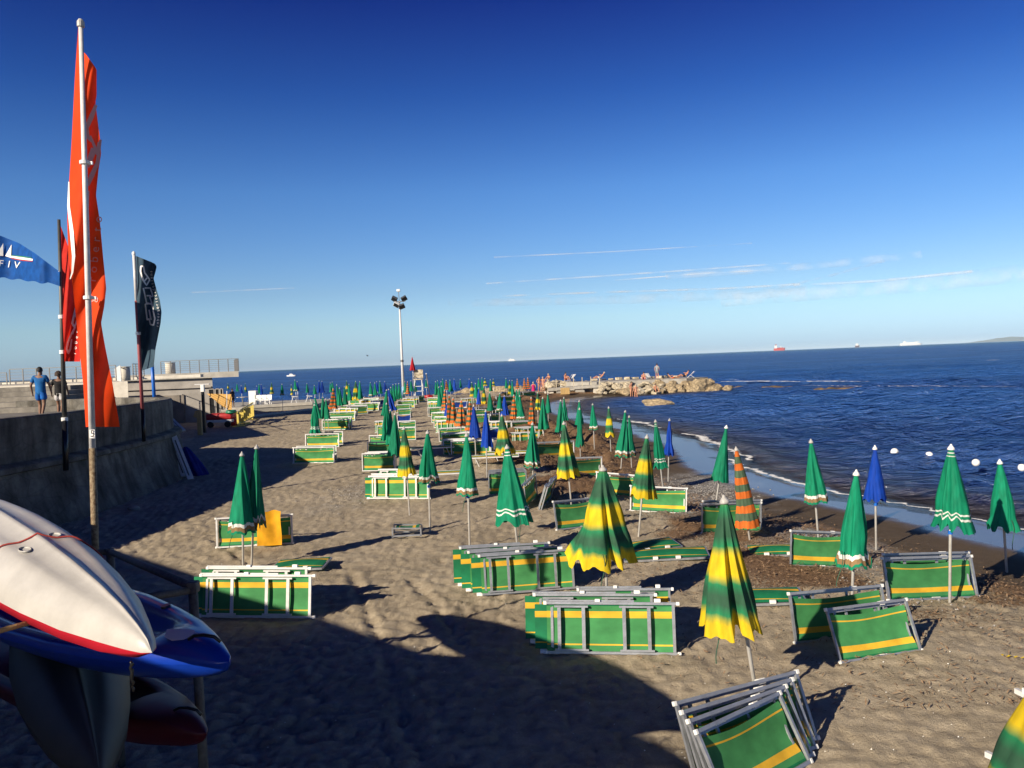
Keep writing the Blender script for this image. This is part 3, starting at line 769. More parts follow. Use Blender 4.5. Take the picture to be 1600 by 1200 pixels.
def bed(kind, bl, br, lean=6, alu='alu', near=False, label=None, off=0.0, dx=0.0, dz=0.0, roll=0.0, flip=False):
    a = gp(*bl); b = gp(*br); d = b - a; L = d.length; yaw = math.atan2(d.y, d.x)
    c = (a + b) / 2; nrm = V((-math.sin(yaw), math.cos(yaw), 0)); xv = V((math.cos(yaw), math.sin(yaw), 0))
    c = c + nrm * off + xv * dx; c.z = (a.z + b.z) / 2 + dz - .012
    pr = math.asin(max(-1, min(1, d.z / L)))
    t = thing('sun_lounger', label, 'sun lounger', c, 'folded sun loungers on the beach')
    m = Matrix.Rotation(yaw, 4, 'Z') @ Matrix.Rotation(-R(lean), 4, 'X') @ Matrix.Rotation(-pr + R(roll), 4, 'Y')
    t.rotation_mode = 'QUATERNION'; t.rotation_quaternion = m.to_quaternion()
    for nm, me in BEDM[(kind, alu, near)]:
        o = ob(nm, me, t); o.scale.x = L
        if nm in ('leg', 'end_cap', 'ratchet'): o.scale.x = L
    cx = (bl[0] + br[0]) / 2
    BEDS.append((t, kind, cx, (bl[1] + br[1]) / 2, label is not None, alu))
    return t


def stack(kind, bl, br, n, lean=6, alu='alu', near=False, labels=(None,) * 9, step=.11, jit=.05):
    for k in range(n):
        bed(kind, bl, br, lean + random.uniform(-1.5, 1.5) * (k > 0), alu, near, labels[k] if k < len(labels) else None, off=step * k + .02 * random.random() * (k > 0), dx=random.uniform(-jit, jit) * (k > 0) * (1.6 if kind == 'back' else 1))


# near stacks
bed('back', (853, 1020), (1062, 1022), 9, 'alu', True, 'lounger lying across the centre foreground, its two leg pairs turned to the viewer', roll=.3)
bed('back', (838, 1006), (1030, 1008), 8, 'alu', True, 'lounger just behind the centre foreground one, sticking out on its left', off=.06, dx=-.02)
bed('back', (905, 999), (1055, 999), 6, 'alu', True, 'rearmost lounger of the centre foreground stack, next to the tie-dyed umbrella pole', off=.12)
bed('back', (752, 929), (902, 919), 8, 'alu', True, 'foremost lounger of the stack under the big two-lined green umbrella', roll=-.5)
bed('back', (735, 924), (880, 914), 8, 'alu', True, 'middle lounger of the stack under the big two-lined green umbrella', off=.05)
bed('back', (722, 917), (862, 908), 7, 'alu', True, 'rear lounger of the stack under the big two-lined green umbrella', off=.1)
bed('back', (312, 963), (490, 965), 9, 'alu_white', True, 'white framed lounger at the near left, its lower edge in the building shadow')
bed('back', (318, 952), (480, 954), 7, 'alu_white', True, 'second white framed lounger hidden behind the near left one', off=.1)
bed('front', (338, 856), (458, 849), 5, 'alu_white', True, 'lounger behind the pair of green umbrellas with a yellow cloth hung over it')
bed('front', (1138, 1265), (1268, 1190), 30, 'alu', True, 'foremost lounger of the tilted stack at the bottom edge of the photograph')
bed('front', (1122, 1250), (1276, 1182), 28, 'alu', True, 'second lounger of the tilted stack at the bottom edge of the photograph', off=.035)
bed('front', (1108, 1236), (1284, 1172), 26, 'alu', True, 'third lounger of the tilted stack at the bottom edge of the photograph', off=.06)
bed('front', (1095, 1222), (1290, 1160), 24, 'alu', True, 'rearmost lounger of the tilted stack at the bottom edge of the photograph', off=.09)
bed('front', (1313, 1036), (1441, 1017), 24, 'alu', True, 'front lounger of the crossed pair under the banded green umbrella')
bed('front', (1244, 1007), (1392, 992), 12, 'alu', True, 'rear lounger of the crossed pair under the banded green umbrella', off=.03)
bed('front', (1389, 939), (1528, 933), 16, 'alu', True, 'lounger at the right, in deep shade under the two-lined green umbrella')
bed('front', (1396, 934), (1530, 928), 13, 'alu', True, 'lounger tucked behind the shaded one at the right', off=.1)
bed('front', (1234, 884), (1330, 888), 5, 'alu', True, 'lounger partly hidden by the banded green umbrella near the damp sand')
bed('front', (1096, 834), (1190, 831), 3, 'alu', True, 'lounger behind the leaning orange striped umbrella')
bed('front', (1102, 830), (1194, 828), 3, 'alu', True, 'second lounger behind the leaning orange striped umbrella', off=.12)
bed('front', (984, 798), (1073, 803), 2, 'alu_white', True, 'sunlit lounger behind the ragged-hemmed tie-dyed umbrella right of centre')
bed('front', (930, 772), (1000, 779), 4, 'alu_white', True, 'sunlit lounger behind the top of the wide tie-dyed umbrella')
bed('front', (870, 830), (946, 818), 14, 'alu', True, 'dark leaning lounger left of the wide tie-dyed umbrella', roll=2)
bed('front', (881, 746), (941, 743), 3, 'alu_white', False, 'lounger behind the central yellow-hemmed tie-dyed umbrella')
bed('front', (836, 717), (898, 713), 4, 'alu_white', False, 'sagging lounger at the edge of the seaweed right of the banded umbrella')
bed('back', (800, 699), (843, 697), 4, 'alu_white', False, 'back-turned lounger left of the banded green umbrella in the centre')
bed('front', (822, 797), (840, 775), 3, 'alu', False, 'lounger seen end-on behind the big two-lined green umbrella')
bed('front', (829, 799), (846, 778), -18, 'alu', False, 'lounger propped tent-like against the end-on one', off=-.25)
for k, q in enumerate(('front', 'second', 'third')): bed('front', (764 + 1.5 * k, 774 - 1.5 * k), (824, 770 - 1.5 * k), 2, 'alu', False, q + ' lounger of the upright stack behind the big two-lined umbrella', off=.13 * k)
bed('back', (577, 779), (672, 779), 5, 'alu_white', True, 'foremost back-facing lounger left of centre, beside two umbrella poles')
bed('back', (579, 776), (668, 776), 4, 'alu_white', False, 'second of the back-facing loungers left of centre', off=.1)
bed('back', (588, 768), (640, 768), 4, 'alu_white', False, 'third of the back-facing loungers left of centre', off=.16)
for k, q in enumerate(('front', 'second', 'third')): bed('front', (566 + 3 * k, 736 - k), (617, 735 - k), 3, 'alu_white', False, q + ' lounger of the stack left of the leftmost tie-dyed umbrella', off=.12 * k)
bed('front', (574, 714), (618, 714), 3, 'alu_white', False, 'lounger in front of the plain green umbrellas left of centre'); bed('front', (577, 702), (612, 702), 3, 'alu_white', False, 'half hidden lounger behind another left of centre')
bed('front', (458, 724), (523, 723), 5, 'alu_white', True, 'nearest lounger of the left row, half in the wall shadow')
bed('front', (461, 722), (524, 721), 4, 'alu_white', False, 'lounger stacked behind the nearest one of the left row', off=.14)
bed('front', (477, 699), (530, 698), 5, 'alu_white', False, 'lounger at the foot of the two-lined umbrella in the left row')
bed('front', (482, 696), (533, 695), 4, 'alu_white', False, 'second lounger at the foot of the two-lined umbrella in the left row', off=.25)
# rows further off
for e in (((503, 672), (546, 671)), ((511, 668), (546, 667)), ((514, 658), (555, 657)), ((520, 652), (556, 651)), ((531, 646), (572, 645)), ((546, 648), (575, 646)), ((553, 642), (592, 641)), ((575, 641), (594, 640)), ((560, 636), (600, 635)), ((545, 633), (590, 632)), ((582, 636), (600, 635)),
          ((590, 684), (612, 684)), ((586, 676), (606, 675)), ((618, 688), (650, 687)), ((623, 676), (650, 675)), ((621, 664), (642, 663)), ((622, 653), (642, 652)), ((618, 645), (641, 644)), ((622, 638), (648, 637)), ((628, 633), (652, 632)), ((652, 629), (664, 627)), ((640, 630), (655, 629)),
          ((668, 640), (684, 640)), ((668, 632), (684, 632)), ((671, 651), (692, 650)), ((674, 660), (700, 660)), ((678, 668), (702, 668)), ((681, 676), (712, 675)), ((686, 690), (728, 688)), ((690, 700), (735, 698)), ((693, 711), (742, 709)), ((705, 713), (768, 712)),
          ((730, 655), (760, 654)), ((742, 665), (765, 664)), ((745, 650), (778, 649)), ((763, 690), (782, 689)), ((765, 678), (800, 677)), ((768, 663), (782, 662)), ((775, 655), (800, 654)), ((709, 640), (730, 639)), ((725, 634), (745, 633)), ((776, 640), (800, 639)), ((776, 630), (806, 629)), ((785, 622), (812, 621)), ((818, 622), (838, 621)), ((815, 690), (850, 688)), ((800, 678), (836, 676))):
    n = random.choice((2, 2, 3))
    k = 'back' if random.random() < .22 else 'front'
    a = 'blue' if (k == 'front' and random.random() < .09) else 'alu_white'
    for q in range(n): bed(k, e[0], e[1], random.uniform(1, 7), a, False, None, off=.27 * q, dx=random.uniform(-.15, .15) * (q > 0))
rank_labels([(t, ('blue' if a == 'blue' else 'green') + (' back-turned' if k == 'back' else ''), x + .01 * y, zone(x)) for t, k, x, y, l, a in BEDS if not l], '%s white-framed lounger')


# loungers left unfolded
def open_bed(px, py, yaw, label, L=1.85):
    c = gp(px, py); t = thing('sun_lounger', label, 'sun lounger', c, 'unfolded sun loungers on the beach', (0, 0, R(yaw)))
    h = .36; mb = MB()
    for y in (-.3, .3): mb.bar((-L / 2, y, h), (L / 2, y, h), .03, .04)
    for x in (-L / 2, L / 2): mb.bar((x, -.3, h), (x, .3, h), .03, .035)
    mb.build('frame', M['alu_white'], t)
    mb = MB(); mb.grid(lambda u, v: (V((-L / 2 + .02 + u * (L - .04), -.285 + v * .57, h + .012 - .05 * math.sin(math.pi * v) * math.sin(math.pi * u))), (u, v)), 12, 8)
    mb.build('fabric', M['bed_cloth'], t, True)
    for x in (-L * .32, L * .3):
        mb = MB()
        for y in (-.28, .28): mb.bar((x, y, h - .02), (x + .14, y, 0), .026, .022)
        mb.bar((x + .14, -.28, .012), (x + .14, .28, .012), .024, .022)
        mb.build('leg', M['alu_white'], t)


open_bed(690, 757, 4, 'unfolded lounger on its legs just behind the bare-poled green umbrellas')
open_bed(770, 729, 1, 'unfolded lounger on its legs in front of the two blue umbrellas')
open_bed(676, 713, 6, 'unfolded lounger on its legs left of the two blue umbrellas')
open_bed(800, 722, -3, 'unfolded lounger on its legs behind the tie-dyed umbrella in the centre')


def flat_bed(px, py, yaw, L, label, tilt=4):
    c = gp(px, py); t = thing('sun_lounger', label, 'sun lounger', c + V((0, 0, .05)), 'sun loungers lying flat on the sand', (R(tilt), R(-2), R(yaw)))
    mb = MB(); e = L / 2
    for y in (-.3, .3): mb.bar((-e, y, .02), (e, y, .02), .03, .035)
    for x in (-e, e): mb.bar((x, -.3, .02), (x, .3, .02), .03, .03)
    mb.build('frame', M['alu'], t)
    mb = MB(); mb.grid(lambda u, v: (V((-e + .02 + u * (L - .04), -.285 + v * .57, .045 + .05 * math.sin(math.pi * v) * math.sin(math.pi * u))), (u, v)), 12, 8)
    mb.build('fabric', M['bed_cloth_plain'], t, True)
    for x in (-.2, .2):
        mb = MB(); mb.box((x, -.31, .06), (.09, .05, .05), None, .008); mb.build('ratchet', M['whitecap'], t)


flat_bed(1040, 872, -6, 1.5, 'lounger lying flat on the sand right of the wide tie-dyed umbrella')
flat_bed(1018, 858, 12, 1.0, 'small lounger part lying flat behind the one right of the wide tie-dyed umbrella')
flat_bed(1180, 940, -8, 1.35, 'lounger lying flat on the sand behind the nearest tie-dyed umbrella')
flat_bed(1212, 866, -10, 1.0, 'small flat lounger on the sand left of the one near the damp sand')
flat_bed(470, 888, -4, 1.0, 'green lounger lying flat just behind the near left stack')

a0, b0, a1_, b1_ = gp(1541, 1190), gp(1700, 1262), gp(1588, 1108), gp(1720, 1178)
t = thing('sun_lounger', 'lounger mostly hidden by the umbrella in the bottom right corner, two white ends showing', 'sun lounger', a0, 'folded sun loungers on the beach'); Z_ = V((0, 0, .07))
for a_, b_ in ((a0, b0), (a1_ + V((0, 0, .12)), b1_ + V((0, 0, .12)))):
    mb = MB(); mb.bar(a_ - a0 + Z_, b_ - a0 + Z_, .04, .05); mb.build('rail', M['alu_white'], t)
    mb = MB(); d_ = (b_ - a_).normalized(); mb.bar(a_ - a0 + Z_ + d_ * .12 + V((0, 0, .05)), a_ - a0 + Z_ + d_ * .22 + V((0, 0, .05)), .08, .06); mb.build('ratchet', M['whitecap'], t)
mb = MB(); mb.grid(lambda u, v: ((a0.lerp(b0, .35 + .6 * u)).lerp(a1_.lerp(b1_, .2 + .75 * u) + V((0, 0, .12)), v) - a0 + Z_ + V((0, 0, -.04 * math.sin(3.14 * v))), (u, v)), 8, 6); mb.build('fabric', M['bed_cloth_plain'], t, True)
# a small beach chair folded down on the sand
c = gp(637, 838); t = thing('beach_chair', 'tiny folded beach chair with green striped seat alone on the open sand', 'chair', c, None, (0, 0, R(3)))
mb = MB()
for y in (-.2, .2): mb = MB(); mb.bar((-.32, y, .06), (.32, y, .06), .03, .03); mb.bar((-.3, y, .03), (-.3, y, .24), .03, .03, (1, 0, 0)); mb.bar((.3, y, .03), (.3, y, .2), .03, .03, (1, 0, 0)); mb.bar((-.3, y, .23), (.3, y, .2), .028, .028); mb.build('side_frame', M['alu'], t)
mb = MB(); mb.grid(lambda u, v: (V((-.24 + .5 * u, -.19 + .38 * v, .22 - .04 * math.sin(math.pi * u))), (v, u)), 8, 6); mb.build('seat', M['bed_cloth_plain'], t, True)

# yellow cloth hung over the lounger behind the pair of green umbrellas
a = gp(404, 853) + V((0, -.10, 0)); mb = MB()
def fn(u, v):
    x = a.x + u * .52 + .01 * math.sin(6 * v); z = a.z + .02 + v * .72 + .015 * math.sin(11 * u) * (v > .9)
    return V((x, a.y - .03 * math.sin(math.pi * u * 2) * v + .06 * v * v + .012 * math.sin(9 * u + 3 * v), z)), (u, v)
mb.grid(fn, 16, 16)
tag(mb.build('yellow_cloth', cloth('yellow cloth', flat((.75, .36, .01)), trans=.1), None, True), 'mustard yellow cloth hung over the lounger behind the pair of green umbrellas', 'cloth')

# ------------------------------------------------------------------ promenade, its curved wall and the beach building
def smooth_path(P, n=5):
    P = [V((p[0], p[1], 0)) for p in P]; out = []
    for i in range(len(P) - 1):
        a = P[max(i - 1, 0)]; b = P[i]; c = P[i + 1]; d = P[min(i + 2, len(P) - 1)]
        for k in range(n):
            t = k / n
            out.append(.5 * ((2 * b) + (c - a) * t + (2 * a - 5 * b + 4 * c - d) * t * t + (3 * b - a - 3 * c + d) * t ** 3))
    out.append(P[-1]); return out


WALLP = smooth_path([(-14.5, 0), (-13.6, 8), (-12.8, 15), (-12.35, 19.6), (-12.1, 22), (-12.15, 25), (-12.4, 28), (-13.1, 30.8), (-14.6, 33), (-17.5, 34.6), (-21.5, 35.2)], 6)


def sweep(path, prof, name, m, parent):
    mb = MB(); n = len(prof); vs = []; fs = []
    for i, p in enumerate(path):
        d = (path[min(i + 1, len(path) - 1)] - path[max(i - 1, 0)]).normalized(); nr = V((d.y, -d.x, 0))
        for o, z in prof: vs.append(V((p.x, p.y, 0)) + nr * o + V((0, 0, z)))
    for i in range(len(path) - 1):
        for k in range(n):
            k2 = (k + 1) % n; fs.append((i * n + k, (i + 1) * n + k, (i + 1) * n + k2, i * n + k2))
    fs.append(tuple(range(n))); fs.append(tuple(reversed(range((len(path) - 1) * n, len(path) * n))))
    mb.add(vs, fs); return mb.build(name, m, parent)


def wall_material():
    m, nt, out = newmat('old stone wall'); L = nt.links.new
    geo = N(nt, 'NewGeometry'); b = N(nt, 'BsdfPrincipled'); b.inputs['Roughness'].default_value = .95; L(b.outputs[0], out.inputs[0])

    def noise(s, d=8, r=.65, st=None):
        n = N(nt, 'TexNoise'); n.inputs['Scale'].default_value = s; n.inputs['Detail'].default_value = d; n.inputs['Roughness'].default_value = r
        if st:
            mp = N(nt, 'Mapping'); mp.inputs['Scale'].default_value = st; L(geo.outputs['Position'], mp.inputs[0]); L(mp.outputs[0], n.inputs['Vector'])
        else: L(geo.outputs['Position'], n.inputs['Vector'])
        return n.outputs[0]
    r1 = ramp(nt, [(.28, (.06, .056, .05)), (.5, (.14, .132, .115)), (.72, (.27, .25, .215))]); L(noise(1.3), r1.inputs[0])
    r2 = ramp(nt, [(.35, (.45, .43, .40)), (.6, (1, 1, 1))]); L(noise(2.2, 5, .6, (1, 1, .22)), r2.inputs[0])
    vo = N(nt, 'TexVoronoi', feature='DISTANCE_TO_EDGE'); vo.inputs['Scale'].default_value = 1.6
    mp = N(nt, 'Mapping'); mp.inputs['Scale'].default_value = (1, .8, 1.7); L(geo.outputs['Position'], mp.inputs[0]); L(mp.outputs[0], vo.inputs['Vector'])
    r3 = ramp(nt, [(.0, (.8, .79, .78)), (.04, (1, 1, 1))]); L(vo.outputs[0], r3.inputs[0])
    a = N(nt, 'Mix', data_type='RGBA', blend_type='MULTIPLY'); a.inputs[0].default_value = 1; L(r1.outputs[0], a.inputs[6]); L(r2.outputs[0], a.inputs[7])
    c = N(nt, 'Mix', data_type='RGBA', blend_type='MULTIPLY'); c.inputs[0].default_value = 1; L(a.outputs[2], c.inputs[6]); L(r3.outputs[0], c.inputs[7]); L(c.outputs[2], b.inputs['Base Color'])
    ad = N(nt, 'Math', operation='MULTIPLY_ADD'); ad.inputs[1].default_value = .6; L(noise(14, 8, .7), ad.inputs[0]); L(r3.outputs[0], ad.inputs[2])
    bp = N(nt, 'Bump'); bp.inputs['Strength'].default_value = .7; bp.inputs['Distance'].default_value = .05; L(ad.outputs[0], bp.inputs['Height']); L(bp.outputs[0], b.inputs['Normal'])
    return m


WM = wall_material()
wl = thing('retaining_wall', 'curved dark stone retaining wall with a ledge holding up the promenade', 'wall', (-12.4, 25, 0))
wl.location = (0, 0, 0)
sweep(WALLP, [(-.5, 1.6), (-.5, 2.74), (-.46, 2.78), (-.05, 2.78), (0, 2.74), (0, 1.66)], 'parapet', WM, wl)
sweep(WALLP, [(-.5, 1.42), (-.5, 1.6), (-.002, 1.66), (.26, 1.60), (.30, 1.56), (.30, 1.46), (.2, 1.42)], 'ledge', WM, wl)
sweep(WALLP, [(-.5, -.5), (-.5, 1.42), (.18, 1.42), (.30, .8), (.62, -.05), (.66, -.5)], 'wall_base', WM, wl)
# paving of the promenade
mb = MB(); inner = [(p.x - .45, p.y) for p in WALLP[:-4]]
mb.prism(inner + [(-60, 36), (-60, 0)], -.3, 2.30)
PAV = mat('grey paving', (.20, .185, .165), .9, 0, .35, 2.5, .3, 18)
struct(mb.build('promenade', PAV))
tb = MB(); tb.prism([(-19.2, 40), (-28.4, 58), (-70, 58), (-70, 40)], -.3, 3.42)
t = thing('terrace', 'raised pale concrete terrace behind the stepped seating', 'terrace'); tb.build('terrace_base', M['concrete_pale'], t)
mb = MB(); mb.box((-44.6, 51.2, 3.52), (49.6, .5, .18)); mb.build('kerb_strip', M['concrete_pale'], t)
STEPM = mat('worn concrete with shade in colour', (.24, .22, .19), .92, 0, .5, 1.4, .4, 10)  # concrete tone darkened to give the steps their shade
st = thing('concrete_steps', 'broad weathered concrete steps rising to the terrace at the left', 'steps')
for i in range(5):
    mb = MB(); z1 = 2.304 + .21 * (i + 1); y0 = 34.2 + i * 1.1
    mb.box((-44 + .25 * i, (y0 + 40.4) / 2 - .1, (2.2 + z1) / 2 - .002 * i), (49 - .5 * i - (.9 * i), 40.4 - y0 - .2, z1 - 2.2)); mb.build('step', STEPM, st)
# slope and yard beside the wall's end
def railing(name, label, a, b, h, nposts, nrails, zbase=0, posts_down=0, m=None):
    a = V(a); b = V(b); t = thing(name, label, 'railing', a); d = b - a
    for i in range(nposts):
        mb = MB(); p = d * (i / (nposts - 1)); mb.bar(p + V((0, 0, -posts_down)), p + V((0, 0, h)), .05, .05, (1, 0, 0)); mb.build('post', m or M['steel'], t)
    for k in range(nrails):
        z = h * (1 - .8 * k / max(1, nrails - 1)) if nrails > 1 else h
        mb = MB(); r = .03 if k == 0 else .012; mb.bar(V((0, 0, z + .015)), d + V((0, 0, z + .015)), r * 1.4, r * 1.4); mb.build('rail', m or M['steel'], t)


railing('metal_railing', 'grey railing along the back of the terrace, left of the walking man', pt(14, 604, 50) * V((1, 1, 0)) + V((0, 0, 3.42)) if False else V((pt(16, 600, 50).x, 50, 3.42)), V((pt(182, 600, 50).x, 50, 3.42)), .95, 9, 5)
railing('metal_railing', 'short railing piece at the far left edge of the terrace', V((pt(-60, 600, 50).x, 50, 3.42)), V((pt(11, 600, 50).x, 50, 3.42)), .75, 4, 5)
railing('metal_railing', 'railing on the terrace between the two white round bollards', V((pt(203, 600, 50).x, 50.5, 3.42)), V((pt(226, 600, 54).x, 54, 3.42)), 1.0, 5, 6)
for px, Y, r, h, lab in ((196, 46, .27, .75, 'white round concrete bollard beside the tall orange flag'), (267, 61.0, .36, .8, 'white round bollard on the corner of the building terrace')):
    p = pt(px, 590, Y); t = thing('bollard', lab, 'bollard', (p.x, Y, 3.42 if Y < 60 else 3.722)); mb = MB(); mb.lathe([(0, 0), (r, 0), (r, h - .05), (r - .04, h), (0, h)], 20); mb.build('bollard_body', M['concrete_pale'], t, True)
    mb = MB(); mb.lathe([(r - .03, h + .002), (r + .03, h + .002), (r + .03, h + .06), (0, h + .075)], 20); mb.build('cap', M['concrete_pale'], t)
# balustrade seen above the pale side wall
railing('metal_railing', 'white balustrade on top of the pale side wall next to the dark flag', V((-20.5, 42, 3.42)), V((-28.0, 56.6, 3.42)), .8, 18, 2, m=M['alu_white'])
BW = mat('grey plaster', (.33, .31, .285), .95, 0, .3, .8, .3, 9); BW2 = mat('darker plaster lower band', (.22, .195, .17), .95, 0, .35, 1.3, .4, 11)
bd = thing('beach_building', 'low grey plastered beach building with a flat railed terrace roof', 'building')
mb = MB(); mb.prism([(-29.2, 60), (-22.45, 60), (-24.75, 66), (-32.2, 66)], -.3, 3.3); mb.build('wall', BW, bd)
mb = MB(); mb.box((-26.9, 59.93, 1.05), (4.6, .1, 2.1)); mb.build('wall', BW2, bd)  # lower wall band in a darker, browner plaster
mb = MB(); mb.prism([(-29.3, 59.7), (-20.35, 59.7), (-22.7, 66.3), (-32.5, 66.3)], 3.302, 3.72); mb.build('roof', M['concrete'], bd)
mb = MB(); mb.box((-25.8, 59.9, 2.62), (6.6, .16, .08)); mb.build('ledge', BW, bd)
for (x0, x1, z0, z1) in ((326.5, 335, .25, 2.45), (337, 343, .25, 2.45), (344.5, 348.5, .9, 2.45)):
    xa = pt(x0, 620, 59.9).x; xb = pt(x1, 620, 59.9).x; xc = (xa + xb) / 2; zc = (z0 + z1) / 2
    f = MB(); w2 = xb - xa
    for x in (xa, xb): f.box((x, 59.93, zc), (.07, .12, z1 - z0))
    for z in (z0, z0 + (z1 - z0) * .72, z1): f.box((xc, 59.925, z), (w2 - .07, .11, .07))
    fo_ = f.build('window', BW, bd); g = MB(); g.box((xc, 59.96, zc), (w2 - .06, .04, z1 - z0 - .06)); g.build('pane', M['dark'], fo_)
railing('metal_railing', 'steel railing round the roof terrace of the grey building', V((-26.2, 59.9, 3.72)), V((-20.45, 59.9, 3.72)), .92, 9, 6)
railing('metal_railing', 'far side railing of the roof terrace of the grey building', V((-20.5, 60.2, 3.72)), V((-22.8, 66, 3.72)), .92, 6, 6)
# column with white head and pipe
p = gp(320, 676); t = thing('pipe_column', 'dark standpipe with a white head in front of the grey building', 'pipe', p); z1 = pt(320, 612, p.y).z; z2 = pt(320, 601, p.y).z
mb = MB(); mb.tube([(0, 0, 0), (0, 0, z1)], .1, 10); mb.build('pipe', M['dark'], t); mb = MB(); mb.box((0, 0, z1 + (z2 - z1) / 2 + .002), (.2, .2, z2 - z1)); mb.build('column_head', M['whitecap'], t)
mb = MB(); mb.bar((-.45, 0, z2 + .03), (.45, 0, z2 + .03), .2, .05); mb.build('column_cap', M['alu_white'], t)
wood = mat('yellowed wood', (.50, .33, .13), .8, 0, .35, 8, .4, 30, stretch=(1, 1, .2))
p = gp(313, 680); t = thing('wooden_post', 'short yellow wooden post standing in the shade before the building', 'post', p); zz = pt(313, 641, p.y).z
mb = MB(); mb.box((0, 0, zz / 2), (.26, .2, zz), None, .03); mb.build('post_body', wood, t); mb = MB(); mb.box((-.12, 0, zz - .25), (.34, .16, .4), Matrix.Rotation(R(22), 3, 'Y'), .03); mb.build('bracket', wood, t)
# reed screen
t = thing('reed_screen', 'golden reed screen hanging aslant beside the windows of the building', 'awning')
reed = mat('reed matting', (.62, .36, .10), .85, 0, .5, 26, .6, 60, stretch=(6, 1, .6))
q = [pt(323, 615, 57.5), pt(362, 616, 56.5), pt(362, 644, 56.0), pt(345, 633, 56.8)]; mb = MB()
nn = [v + V((.02, -.05, 0)) for v in q]; mb.add(q + nn, [(0, 1, 2, 3), (7, 6, 5, 4), (0, 4, 5, 1), (1, 5, 6, 2), (2, 6, 7, 3), (3, 7, 4, 0)]); mb.build('matting', reed, t)
mb = MB(); mb.bar(pt(354.5, 611, 56.2), pt(354.5, 640, 56.2), .06, .05, (1, 0, 0)); mb.build('batten', M['alu_white'], t)
# red boat, yellow barriers
RED = mat('red plastic', (.42, .015, .02), .45, 0, .25, 5, .05, 30)
p = gp(347, 667); t = thing('covered_boat', 'small boat under a red cover parked before the beach building', 'boat', p)
mb = MB(); mb.box((0, 0, .72), (1.75, 1.1, .42), None, .12); mb.build('cover', RED, t, True); mb = MB(); mb.box((0, 0, .42), (1.7, 1.0, .2), None, .06); mb.build('hull', M['alu_white'], t)
for x in (-.6, .55):
    mb = MB(); mb.lathe([(0, -.09), (.2, -.09), (.22, 0), (.2, .09), (0, .09)], 14); mb.v = [(v[0] + x, v[2] - .45, v[1] + .2) for v in mb.v]; mb.build('wheel', M['dark'], t)
p = gp(366, 666); t = thing('red_float', 'round red float lying at the end of the covered boat', 'float', p); mb = MB(); mb.lathe([(0, 0), (.18, .03), (.29, .16), (.31, .3), (.24, .46), (.1, .53), (0, .54)], 14); mb.build('float_body', RED, t, True); mb = MB(); mb.lathe([(.05, .53), (.06, .58), (0, .6)], 10); mb.build('valve', M['whitecap'], t)
p = gp(359, 667); t = thing('green_basin', 'green plastic basin upside down on top of the covered boat', 'basin', p + V((.15, 0, .93))); mb = MB(); mb.lathe([(.36, 0), (.38, .02), (.3, .2), (0, .22)], 16); mb.build('bowl', mat('green plastic', (.02, .2, .12), .4), t, True); mb = MB(); mb.lathe([(.36, .0), (.42, .01), (.42, .03), (.36, .03)], 16); mb.build('rim', M['u_green'], t)
YP = mat('yellow plastic', (.78, .62, .14), .5, 0, .15, 6)
for (xa, ya, xb, yb, hh, lab) in ((372, 667, 383, 661, .95, 'yellow slatted plastic barrier standing left of its twin'), (380, 664, 396, 655, 1.1, 'yellow slatted plastic barrier standing right of its twin')):
    a = gp(xa, ya); b = gp(xb, yb); t = thing('plastic_barrier', lab, 'barrier', a, 'yellow plastic barriers'); d = b - a
    for k in range(7):
        mb = MB(); q0 = d * (k / 6); mb.bar(q0 + V((0, 0, .18)), q0 + V((0, 0, hh - .03)), .12, .03, (d.normalized())); mb.build('slat', YP, t)
    for z in (.2, hh):
        mb = MB(); mb.bar(V((0, 0, z)) - d * .03, d * 1.03 + V((0, 0, z + (.15 if z > .5 else 0))), .07, .1); mb.build('rail', YP, t)
    for k in (.1, .9):
        mb = MB(); q0 = d * k; mb.bar(q0 + V((-.3, -.3, .03)), q0 + V((.3, .3, .03)), .1, .06); mb.bar(q0 + V((0, 0, .03)), q0 + V((0, 0, .22)), .08, .08, (1, 0, 0)); mb.build('foot', YP, t)
# bar corner: fridge, chairs, table
def back_base(px, py, Y): return V((pt(px, py, Y).x, Y, 0))
p = back_base(397, 636, 80) + V((0, 0, .3)); t = thing('fridge', 'white upright bar fridge between umbrellas by the sea wall', 'fridge', p); mb = MB(); mb.box((0, 0, .72), (.8, .7, 1.4), None, .08); mb.build('cabinet', M['alu_white'], t); mb = MB(); mb.box((0, -.36, .78), (.7, .03, 1.05), None, .01); mb.build('door', M['whitecap'], t); mb = MB(); mb.bar((.27, -.39, .6), (.27, -.39, 1.0), .03, .03, (1, 0, 0)); mb.build('handle', M['steel'], t)
for px, lab in ((404, 'white plastic chair next to the fridge'), (412, 'white plastic chair in the middle of three by the fridge'), (420, 'white plastic chair farthest from the fridge')):
    p = back_base(px, 636, 79) + V((0, 0, .3)); t = thing('plastic_chair', lab, 'chair', p, 'white plastic chairs by the bar', (0, 0, random.uniform(-.4, .4)))
    mb = MB(); mb.box((0, 0, .44), (.5, .48, .05), None, .02); mb.build('seat', M['whitecap'], t)
    mb = MB(); mb.box((0, .24, .72), (.5, .05, .5), Matrix.Rotation(R(-10), 3, 'X'), .02); mb.build('backrest', M['whitecap'], t)
    for x in (-.22, .22):
        for y in (-.2, .2):
            mb = MB(); mb.bar((x, y, 0), (x * .92, y * .92, .43), .05, .05, (1, 0, 0)); mb.build('leg', M['whitecap'], t)
        mb = MB(); mb.bar((x * 1.1, -.2, .64), (x * 1.1, .24, .66), .05, .04); mb.build('armrest', M['whitecap'], t)
